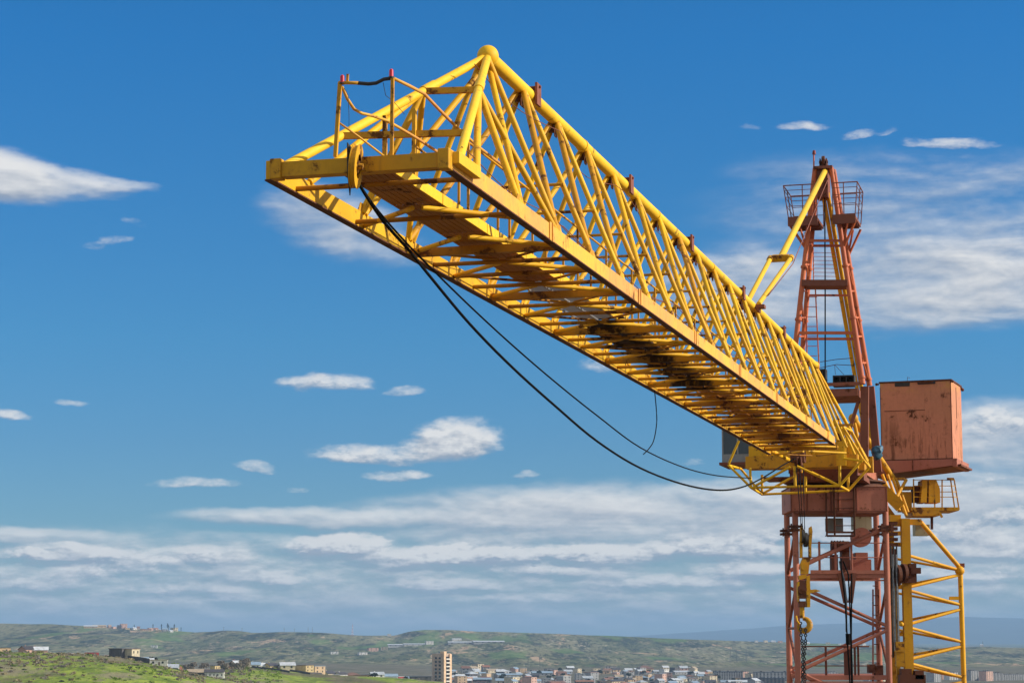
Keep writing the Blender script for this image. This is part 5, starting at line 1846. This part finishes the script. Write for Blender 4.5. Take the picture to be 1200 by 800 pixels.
# winch machinery on the machine deck
def px3(px, py, y):
    return D(px, py, y)
b = MB()
c_ = px3(1010, 629, 75.6)
b.tube(c_, c_ + np.array([0, 0.5, 0]), 0.34, n=28)
b.tube(c_ - np.array([0, 0.05, 0]), c_, 0.10, n=14)
for (x0, y0, x1, y1) in ((999, 668, 1021, 655), (1003, 655, 1017, 647)):
    p, q = px3(x0, y0, 75.5), px3(x1, y1, 75.5)
    b.box(p, (q[0] - p[0], 0, 0), (0, 0.9, 0), (0, 0, q[2] - p[2]))
b.build('winch_housing', M_RM, mast)
b = MB()
c_ = px3(981, 640, 75.4)
b.tube(c_ - np.array([0.22, 0, 0]), c_ + np.array([0.42, 0, 0]), 0.19, n=18)
for k in range(5):
    b.tube(c_ + np.array([-0.2 + 0.1 * k, 0, 0]), c_ + np.array([-0.17 + 0.1 * k, 0, 0]), 0.215, n=18)
b.box(px3(975, 668, 75.3), (0.22, 0, 0), (0, 0.5, 0), (0, 0, 0.55))
b.box(px3(987, 668, 75.5), (0.28, 0, 0), (0, 0.5, 0), (0, 0, 0.82))
b.build('winch_motor', M_DR, mast)
b = MB()
p, q = px3(968, 628, 75.2), px3(1030, 605, 75.2)
b.box(px3(1000, 620, 76.2), (0.66, 0, 0), (0, 0.5, 0), (0, 0, 0.50))
b.build('cream_cabinet', M_CREAM, mast)
b = MB()
b.box(px3(969, 622, 75.6), (0.58, 0, 0), (0, 0.4, 0), (0, 0, 0.46))
b.build('grey_cabinet', M_GREY, mast)
MB().beam(px3(984, 602, 76.0), px3(1022, 601, 76.0), 0.10, 0.06).build('cable_tray', M_YD, mast)
b = MB()
b.box(px3(950, 672, 73.9), (px3(1036, 672, 73.9)[0] - px3(950, 672, 73.9)[0], 0, 0), (0, 0.045, 0), (0, 0, 0.13))
b.build('toe_plate', M_RM, mast)
# hanging ladder cage in front of the cabinets
b = MB()
xa, xb = D(968.5, 600, 73.5)[0], D(1001, 600, 73.5)[0]
za, zb = D(980, 627.5, 73.5)[2], D(980, 560, 73.5)[2]
for x in (xa, xa + 0.27, xb):
    b.beam((x, 73.5, za), (x, 73.5, zb), 0.06, 0.06)
for z in (za, za + 0.12):
    b.beam((xa, 73.5, z), (xb, 73.5, z), 0.05, 0.07)
for z in np.arange(za + 0.35, zb, 0.30):
    b.tube((xa + 0.27, 73.5, z), (xb, 73.5, z), 0.016, n=6)
b.box((xa, 73.46, za), (xb - xa, 0, 0), (0, 0.5, 0), (0, 0, 0.03))
b.build('hanging_ladder', M_DR, mast)
# rope guide hopper and ropes inside the mast
b = MB()
for (x0, x1) in ((984, 992), (1001, 996)):
    b.beam(px3(x0, 671, 73.9), px3((x0 + x1) / 2 + (3 if x0 < 990 else -2), 706, 73.9), 0.10, 0.16)
b.build('rope_guide', M_BR, mast)
b = MB()
for (pts) in ([(985, 657), (987, 676), (990, 700), (993, 750), (996, 800), (997, 830)], [(988, 657), (994, 672), (995.5, 700), (997, 740), (998, 800), (998, 830)], [(998, 672), (998, 700), (997.5, 745), (999, 800), (999, 830)]):
    b.path([px3(x, y, 73.75) for x, y in pts], 0.028, 6)
b.tube(px3(993.5, 742, 73.75), px3(994, 755, 73.75), 0.08, n=10)
b.build('winch_rope', M_BLK, mast)
b = MB()
b.path([px3(x, y, 73.8) for x, y in ((984, 657), (985, 664), (989, 678), (991.5, 700), (992, 740))], 0.035, 6)
b.build('hydraulic_hose', M_STEEL, mast)
# inner ladder between the right hand legs
b = MB()
for px in (1023, 1029.5):
    b.beam(px3(px, 690, 75.8), px3(px, 830, 75.8), 0.06, 0.05)
for z in np.arange(-3.0, 1.9, 0.34):
    b.tube((D(1023, 700, 75.8)[0], 75.8, z), (D(1029.5, 700, 75.8)[0], 75.8, z), 0.018, n=6)
b.build('mast_ladder', M_BR, mast)
b = MB()
for (x0, y0, x1, y1) in ((1018, 788, 1026, 778), (1026, 792, 1035, 779)):
    p, q = px3(x0, y0, 74.6), px3(x1, y1, 74.6)
    b.box(p, (q[0] - p[0], 0, 0), (0, 0.35, 0), (0, 0, q[2] - p[2]))
b.build('junction_box', M_DR, mast)
# the rest of the mast down to the ground, out of the picture
b = MB()
for k in xs:
    b.tube(mp(k, ZB), mp(k, -EYE), 0.105, n=10)
z = ZB
while z - 2.95 > -EYE:
    for f in (0, 1):
        b.tube(mp(('L', f), z), mp(('R', f), z - 1.47), 0.062, n=8)
        b.tube(mp(('R', f), z - 1.47), mp(('L', f), z - 2.95), 0.062, n=8)
    for sd_ in 'LR':
        b.tube(mp((sd_, 0), z), mp((sd_, 1), z - 1.47), 0.052, n=8)
        b.tube(mp((sd_, 1), z - 1.47), mp((sd_, 0), z - 2.95), 0.052, n=8)
    z -= 2.95
b.build('lower_mast', M_RM, mast)

# ------------------------------------------------------------------ trolley, ropes and hook block
tr = MB()
tz = S(934, 545, 44.6)
tr.box(S(926, 541, 44.4), V * 0.5, C * 0.45, UP * 0.38)
tr.box(S(931, 552, 44.5), V * 0.35, C * 0.20, UP * 0.60)
tr.wheel(S(935, 541, 44.35), C, 0.17, 0.05, 18)
tr.wheel(S(939, 541, 44.35), C, 0.17, 0.05, 18)
tr.build('trolley', M_DR, crane)
YH = 66.0
hr = MB()
for (x0, x1) in ((933, 939), (937, 940.5), (941, 943)):
    hr.path([S(x0, 545, 44.5), D(x0 + (x1 - x0) * 0.5, 580, YH), D(x1, 620, YH)], 0.016, 6)
tag(hr.build('hoist_rope', M_BLK), 'taut black hoist ropes running from the jib trolley down to the hook block', 'rope')
hk = empty('hook_block', D(942, 680, YH))
tag(hk, 'yellow hook block with single big hook hanging in front of red mast', 'hook block')
k_ = YH / F
def hp(px, py, y=YH):
    return D(px, py, y)
b = MB()
for x0 in (938.2, 948.5):
    b.prism([hp(x0, 618), hp(x0 + 2.6, 616), hp(x0 + 3.8, 622), hp(x0 + 2.4, 640), hp(x0 + 2.6, 653), hp(x0 - 0.4, 653), hp(x0 - 0.6, 636)], (0, 0.20, 0))
b.prism([hp(941, 653), hp(950.5, 653), hp(949, 657), hp(947.5, 672), hp(938.5, 672), hp(938, 660)], (0.0, 0.16, 0))
b.wheel(hp(942, 664) + np.array([0, -0.03, 0]), (0, 1, 0), 0.10, 0.05, 18)
b.build('upper_block', M_YD, hk)
b = MB()
b.wheel(hp(941, 628) + np.array([0, 0.08, 0]), (1, 0.1, 0), 0.22, 0.09, 20)
b.wheel(hp(944.5, 632) + np.array([0, 0.08, 0]), (1, 0.1, 0), 0.22, 0.09, 20)
b.build('block_sheave', M_DK, hk)
b = MB()
b.prism([hp(936, 674), hp(945, 672), hp(945.5, 677), hp(937, 679)], (0, 0.3, 0))
b.prism([hp(945.2, 675), hp(949, 673.5), hp(949.8, 690), hp(949.5, 711), hp(945.8, 711), hp(945, 690)], (0, 0.28, 0))
b.prism([hp(934.6, 682), hp(937, 681), hp(937.4, 700), hp(935.4, 705)], (0, 0.28, 0))
b.prism([hp(949.6, 690.5), hp(956, 690), hp(962, 692), hp(956, 693.5), hp(949.6, 694)], (0, 0.12, 0))
b.build('lower_block', M_YD, hk)
b = MB()
b.box(hp(937.3, 701), (7.6 * k_, 0, 0), (0, 0.24, 0), (0, 0, 21 * k_))
b.box(hp(936.5, 711), (8 * k_, 0, 0), (0, 0.2, 0), (0, 0, 7 * k_))
b.wheel(hp(940, 690) + np.array([0, -0.02, 0]), (0, 1, 0), 0.14, 0.05, 18)
b.build('block_body', M_DR, hk)
b = MB()
hc = hp(942.5, 731.5) + np.array([0, 0.1, 0])
pts, rad = [], []
b.tube(hp(940.5, 710) + np.array([0, 0.1, 0]), hp(940.5, 724) + np.array([0, 0.1, 0]), 0.075, n=12)
N_ = 26
prev = None
for i in range(N_ + 1):
    an = R_(100 - 290 * i / N_)
    rr = 0.185
    p = hc + np.array([math.cos(an), 0, math.sin(an)]) * rr
    ra = 0.055 + 0.045 * math.sin(math.pi * i / N_)
    if i > N_ - 5:
        ra = 0.055 * (N_ - i + 1) / 5 + 0.008
    if prev is not None:
        b.tube(prev[0], p, prev[1], ra, n=12, caps=(i in (1, N_)))
    prev = (p, ra)
b.build('hook', M_YD, hk)
b = MB()
b.path([hp(933, 721), hp(934, 727), hp(937, 731)], 0.03, 6)
b.build('safety_latch', M_YD, hk)
b = MB()
for q0, pts in ((0, [(938, 728), (938.5, 742), (940, 752), (941, 768), (940, 800), (940, 840)]), (1, [(944, 736), (944, 752), (942.5, 770), (943.5, 800), (943, 840)])):
    for i in range(len(pts) - 1):
        a_, c_ = hp(*pts[i]), hp(*pts[i + 1])
        nl = max(2, int(np.linalg.norm(c_ - a_) / 0.075))
        for k in range(nl):
            m_ = a_ + (c_ - a_) * ((k + 0.5) / nl)
            b.wheel(m_, (1, 0, 0) if k % 2 else (0, 1, 0), 0.055, 0.030, 8, 0.022)
tag(b.build('sling_chain', M_DK), 'dark sling chains dangling below the yellow crane hook', 'chain')

# slack cables under the jib
def tube_px(name, pts, r, mat, label, cat, lat=MID):
    q = [M(x, y, lat) for x, y in pts]
    out = []
    for i in range(len(q) - 1):          # Catmull-Rom for a smooth sag
        p0, p1, p2, p3 = q[max(i - 1, 0)], q[i], q[i + 1], q[min(i + 2, len(q) - 1)]
        for t in np.linspace(0, 1, 6)[:-1]:
            out.append(0.5 * (2 * p1 + (p2 - p0) * t + (2 * p0 - 5 * p1 + 4 * p2 - p3) * t * t + (3 * p1 - p0 - 3 * p2 + p3) * t ** 3))
    out.append(q[-1])
    o = MB().path(out, r, 8).build(name, mat)
    return tag(o, label, cat)
tube_px('cable', [(421, 216), (430, 231), (446, 255), (460, 272), (480, 294), (500, 319), (550, 379), (600, 430), (650, 475), (700, 517), (750, 548), (800, 567), (840, 574), (868, 571), (893, 560), (917, 545), (932, 537)],
        0.021, M_BLK, 'thick black cable sagging lowest under the jib from tip sheave to mast', 'cable')
tube_px('cable', [(420, 214), (440, 243), (470, 278), (500, 309), (550, 358), (600, 404), (650, 447), (700, 487), (750, 524), (800, 547), (840, 557), (880, 560)],
        0.014, M_BLK, 'thinner dark cable running just above the thick sagging one', 'cable', MID - 0.1)
tube_px('wire', [(767, 457), (769, 478), (769.5, 496), (766, 516), (760, 526), (754, 532)],
        0.011, M_BLK, 'short thin wire dangling from the jib underside onto the upper cable', 'wire', MID - 0.05)
hr = MB()
hr.path([S(966.5, 232, 50.8), S(967, 340, 50.8), S(967, 455, 50.8)], 0.026, 6)
tag(hr.build('hoist_rope', M_BLK), 'single vertical black rope inside the red tower head', 'rope')
tp_ = MB()
base = S(1022.5, 537, 50.6)
tp_.sphere(base + C * 0.16 + UP * 0.2, 0.22, 14, 10, (0.95, 0.8, 1.15))
tp_.sphere(base + C * 0.22 + UP * 0.34 + V * 0.1, 0.15, 12, 8, (1.0, 0.9, 0.8))
for v_ in range(len(tp_.v)):
    x, y, z = tp_.v[v_]
    n_ = 0.03 * math.sin(x * 23 + z * 11) + 0.03 * math.sin(z * 31 + y * 17)
    tp_.v[v_] = (x + n_, y + n_, z + 0.5 * n_)
tag(tp_.build('tarp_bundle', M_TARP), 'crumpled blue tarp bundle tucked beside counterweight box', 'tarp')

# ================================================================== YELLOW LATTICE FRAME BEHIND THE MAST
YL = 80.0
fr = empty('tower_crane', D(1060, 800, YL) * np.array([1, 1, 0]) + np.array([0, 0, -EYE]))
tag(fr, 'second crane, all yellow, its lattice mast standing right behind the red mast', 'crane', 'tower cranes')
def fp(px, py, y=YL):
    return D(px, py, y)
def mast_x(px):
    return D(px, 800, YL)[0]
ms = empty('lattice_mast', D(1060, 800, YL), fr)
b = MB()
p = fp(1056.5, 607)
xw = mast_x(1066.5) - mast_x(1056.5)
b.box((p[0], YL, -EYE), (xw, 0, 0), (0, 0.35, 0), (0, 0, p[2] + EYE))
b.build('main_post', M_YO, ms)
b = MB()
xp = mast_x(1047)
b.box((xp, YL + 0.6, -EYE), (0.26, 0, 0), (0, 0.3, 0), (0, 0, p[2] + EYE - 0.2))
b.build('rear_post', M_YD, ms)
b = MB()
b.box((mast_x(1052.2), YL + 0.10, -EYE), (mast_x(1056.3) - mast_x(1052.2), 0, 0), (0, 0.22, 0), (0, 0, fp(1050, 686)[2] + EYE))
for y in (700, 735, 770):
    b.sphere((mast_x(1054.3), YL + 0.09, fp(1054, y)[2]), 0.045, 8, 6)
b.build('inner_panel', M_YD, ms)
MB().box(fp(1043.5, 616, YL + 0.2), (mast_x(1056.3) - mast_x(1043.5), 0, 0), (0, 0.4, 0), (0, 0, 0.42)).build('head_block', M_YO, ms)
b = MB()
for y in (627, 640, 690, 745):
    q = fp(1047, y, YL + 0.5)
    b.box(q, (0.5, 0, 0), (0, 0.1, 0), (0, 0, 0.16))
b.build('post_batten', M_YO, ms)
PX = D(1129.0, 800, YL + 1.0)[0]
pz = fp(1125, 668)[2]
PY_ = YL + 1.0
b = MB()
b.tube((PX, PY_, pz), (PX + 0.05, PY_, -8), 0.095, n=14)
b.build('outer_post', M_YO, ms)
MB().sphere((PX - 0.02, PY_, pz + 0.02), 0.18, 24, 16).build('post_ball', M_YO, ms)
MB().box((PX - 0.13, PY_ - 0.02, pz + 0.14), (0.30, 0, 0), (0, 0.05, 0), (0, 0, 0.16)).build('ball_cap', M_BR, ms)
xa = mast_x(1067)
dz = YL / F
def zpx(y):
    return fp(1100, y)[2]
MB().beam((xa, YL + 0.2, zpx(611)), (mast_x(1085.5), YL + 0.2, zpx(611)), 0.20, 0.22).build('head_arm', M_YO, ms)
MB().tube((mast_x(1085), YL + 0.2, zpx(611)), (PX - 0.06, PY_, zpx(662)), 0.085, n=12).build('head_arm', M_YO, ms)
zz = [(650, 667), (688, 672), (691, 708), (731, 713), (735, 752), (772, 757), (777, 794), (815, 799), (820, 838)]
for i, (y0, y1) in enumerate(zz):
    MB().tube((xa, YL + 0.05, zpx(y0)), (PX, PY_, zpx(y1)), 0.058, n=10).build('lattice_brace', M_YO, ms)
    MB().tube((mast_x(1052), YL + 1.9, zpx(y0)), (PX, PY_ + 0.03, zpx(y1)), 0.05, n=10).build('lattice_brace', M_YD, ms)
b = MB()
b.box((PX - 0.45, PY_ - 0.1, zpx(702)), (0.36, 0, 0), (0, 0.12, 0), (0, 0, 0.13))
b.build('post_step', M_YO, ms)
b = MB()
for px in (1076.5, 1083):
    b.beam((mast_x(px), YL + 2.2, zpx(613)), (mast_x(px) + 0.06, YL + 2.2, -6), 0.04, 0.04)
b.beam((mast_x(1076.5), YL + 2.2, zpx(613)), (mast_x(1083.5), YL + 2.2, zpx(634)), 0.04, 0.04)
for z in np.arange(-5.5, zpx(632), 0.33):
    b.tube((mast_x(1076.5), YL + 2.2, z), (mast_x(1083), YL + 2.2, z), 0.014, n=6)
b.build('mast_ladder', M_O, ms)
# cylinder, sheaves and clamps
b = MB()
for px in (1046.5, 1050.5):
    b.tube((mast_x(px), YL - 0.6, zpx(650)), (mast_x(px), YL - 0.6, zpx(762)), 0.034, n=12)
b.build('hydraulic_cylinder', M_STEEL, ms)
b = MB()
for px in (1045, 1048.5, 1052):
    b.tube((mast_x(px), YL - 0.45, zpx(640)), (mast_x(px), YL - 0.45, zpx(770)), 0.032, n=8)
b.build('hoist_cable', M_DK, ms)
b = MB()
b.wheel((mast_x(1060), YL - 0.35, zpx(672)), (1, 0.25, 0), 0.36, 0.12, 24, 0.12)
b.wheel((mast_x(1052), YL - 0.35, zpx(674)), (1, 0.25, 0), 0.40, 0.12, 24, 0.12)
b.box((mast_x(1046), YL - 0.5, zpx(683)), (0.9, 0, 0), (0, 0.3, 0), (0, 0, 0.16))
b.box((mast_x(1067.5), YL - 0.3, zpx(681)), (0.26, 0, 0), (0, 0.3, 0), (0, 0, 0.66))
b.box((mast_x(1069), YL - 0.4, zpx(672)), (0.36, 0, 0), (0, 0.3, 0), (0, 0, 0.22))
b.build('sheave_pair', M_DR, ms)
b = MB()
b.box((mast_x(1047), YL - 0.75, zpx(780)), (0.30, 0, 0), (0, 0.3, 0), (0, 0, 0.9))
b.box((mast_x(1046), YL - 0.8, zpx(763)), (0.34, 0, 0), (0, 0.4, 0), (0, 0, 0.10))
b.build('cylinder_base', M_YD, ms)
b = MB()
for (x0, y0, x1, y1) in ((1052, 800, 1082, 790), (1054, 790, 1066, 783), (1070, 795, 1080, 785), (1044, 812, 1076, 801)):
    b.box((mast_x(x0), YL - 0.5, zpx(y0)), (mast_x(x1) - mast_x(x0), 0, 0), (0, 0.48, 0), (0, 0, zpx(y1) - zpx(y0)))
b.build('rusty_clamp', M_DR, ms)
b = MB()
for z0 in np.arange(zpx(640), zpx(612), 0.2):
    b.box((mast_x(1044), YL - 0.2, z0), (0.36, 0, 0), (0, 0.3, 0), (0, 0, 0.12))
b.box((mast_x(1043), YL - 0.3, zpx(662)), (0.34, 0, 0), (0, 0.3, 0), (0, 0, 0.6))
b.build('clamp_stack', M_DR, ms)
MB().sphere((mast_x(1058), YL - 0.02, zpx(731)), 0.09, 12, 8).build('post_knob', M_YO, ms)
# stub boom with ball that leaves the frame towards the jib
bo = empty('stub_boom', D(1040, 590, YL), fr)
B2 = D(1000, 490, 79)
MB().sphere(B2, 0.185, 24, 16).build('boom_ball', M_YO, bo)
MB().tube(B2, D(1046, 560, 80.5), 0.12, n=14).build('boom_top_chord', M_YO, bo)
for e in ((988, 530, 79), (1013, 552, 79.2)):
    MB().tube(B2, D(*e), 0.075, n=12).build('boom_leg', M_YO, bo)
MB().beam(D(1030, 568, 79.2), D(1055.5, 594, 79.0), 0.14, 0.42).build('boom_bottom_chord', M_YO, bo)
MB().beam(D(1012, 560, 81.6), D(1046, 606, 82.0), 0.14, 0.24).build('boom_bottom_chord', M_YD, bo)
for (a_, c_) in (((1040, 556, 80), (1054, 598, 79.6)), ((1046, 560, 80.3), (1062, 604, 79.8)), ((1034, 556, 80), (1046, 588, 79.4)), ((1062, 562, 80.4), (1049, 585, 79.5)), ((1050, 560, 80.4), (1064, 600, 80))):
    MB().tube(D(*a_), D(*c_), 0.06, n=10).build('boom_brace', M_YO, bo)
MB().beam(D(1048, 561, 80.4), D(1060, 561, 80.4), 0.15, 0.10).build('boom_bracket', M_YD, bo)
# winch platform beside it
wp = empty('winch_platform', D(1095, 595, 81), fr)
YW = 81.0
def wq(px, py, y=YW):
    return D(px, py, y)
b = MB()
q0, q1 = wq(1068, 597), wq(1124, 598)
b.box(wq(1068, 598), (q1[0] - q0[0], 0, 0), (0, 1.9, 0), (0, 0, 0.13))
b.box(wq(1070, 604), (wq(1101, 600)[0] - wq(1070, 600)[0], 0, 0), (0, 1.6, 0), (0, 0, 0.20))
b.beam(wq(1101, 600), wq(1104, 606), 0.08, 0.08)
b.build('platform_floor', M_YD, wp)
b = MB()
b.prism([wq(1079, 588.5), wq(1086, 588.5), wq(1087, 562), wq(1081, 562)], (0, 0.9, 0))
b.prism([wq(1088.5, 588.5), wq(1102, 588.5), wq(1101.5, 572), wq(1097.5, 562.5), wq(1088.5, 562)], (0, 0.9, 0))
b.build('winch_cover', M_YO, wp)
b = MB()
b.box(wq(1055, 599, 81.3), (0.45, 0, 0), (0, 0.6, 0), (0, 0, 0.75))
b.box(wq(1054, 573, 81.25), (0.50, 0, 0), (0, 0.7, 0), (0, 0, 0.12))
b.build('control_box', M_YD, wp)
b = MB()
b.box(wq(1071, 588, 81.4), (0.4, 0, 0), (0, 0.6, 0), (0, 0, 0.62))
b.build('winch_motor', M_DR, wp)
b = MB()
rl = [(1071, 561, 0.0), (1113, 562, 0.0), (1117, 562, 0.9), (1123, 597, 1.8)]
for (x0, y0, x1, y1, dy) in ((1071, 597, 1070.5, 561, 0.02), (1095.5, 597, 1095, 562, 0.02), (1104, 597, 1104, 562, 0.02), (1119, 597, 1114, 562, 0.02), (1124, 597, 1118, 561, 1.7)):
    b.beam(wq(x0, y0, YW + dy), wq(x1, y1, YW + dy), 0.045, 0.045)
for y in (562, 569, 576, 582):
    f_ = (597 - y) / 35
    b.tube(wq(1070.7, y, YW + 0.02), wq(1119 - 5 * f_, y, YW + 0.02), 0.016, n=6)
    b.tube(wq(1119 - 5 * f_, y, YW + 0.02), wq(1124 - 6 * f_, y, YW + 1.7), 0.016, n=6)
b.box(wq(1110, 562.5, YW), (0.26, 0, 0), (0, 0.05, 0), (0, 0, 0.10))
b.build('platform_railing', M_YD, wp)
b = MB()
b.box(wq(1073, 627, 82.2), (0.55, 0, 0), (0, 0.6, 0), (0, 0, 0.42))
b.build('control_cabinet', M_CREAM, wp)
MB().beam(wq(1092, 604, 81.6), wq(1092, 620, 81.6), 0.09, 0.09).build('platform_stub', M_DR, wp)
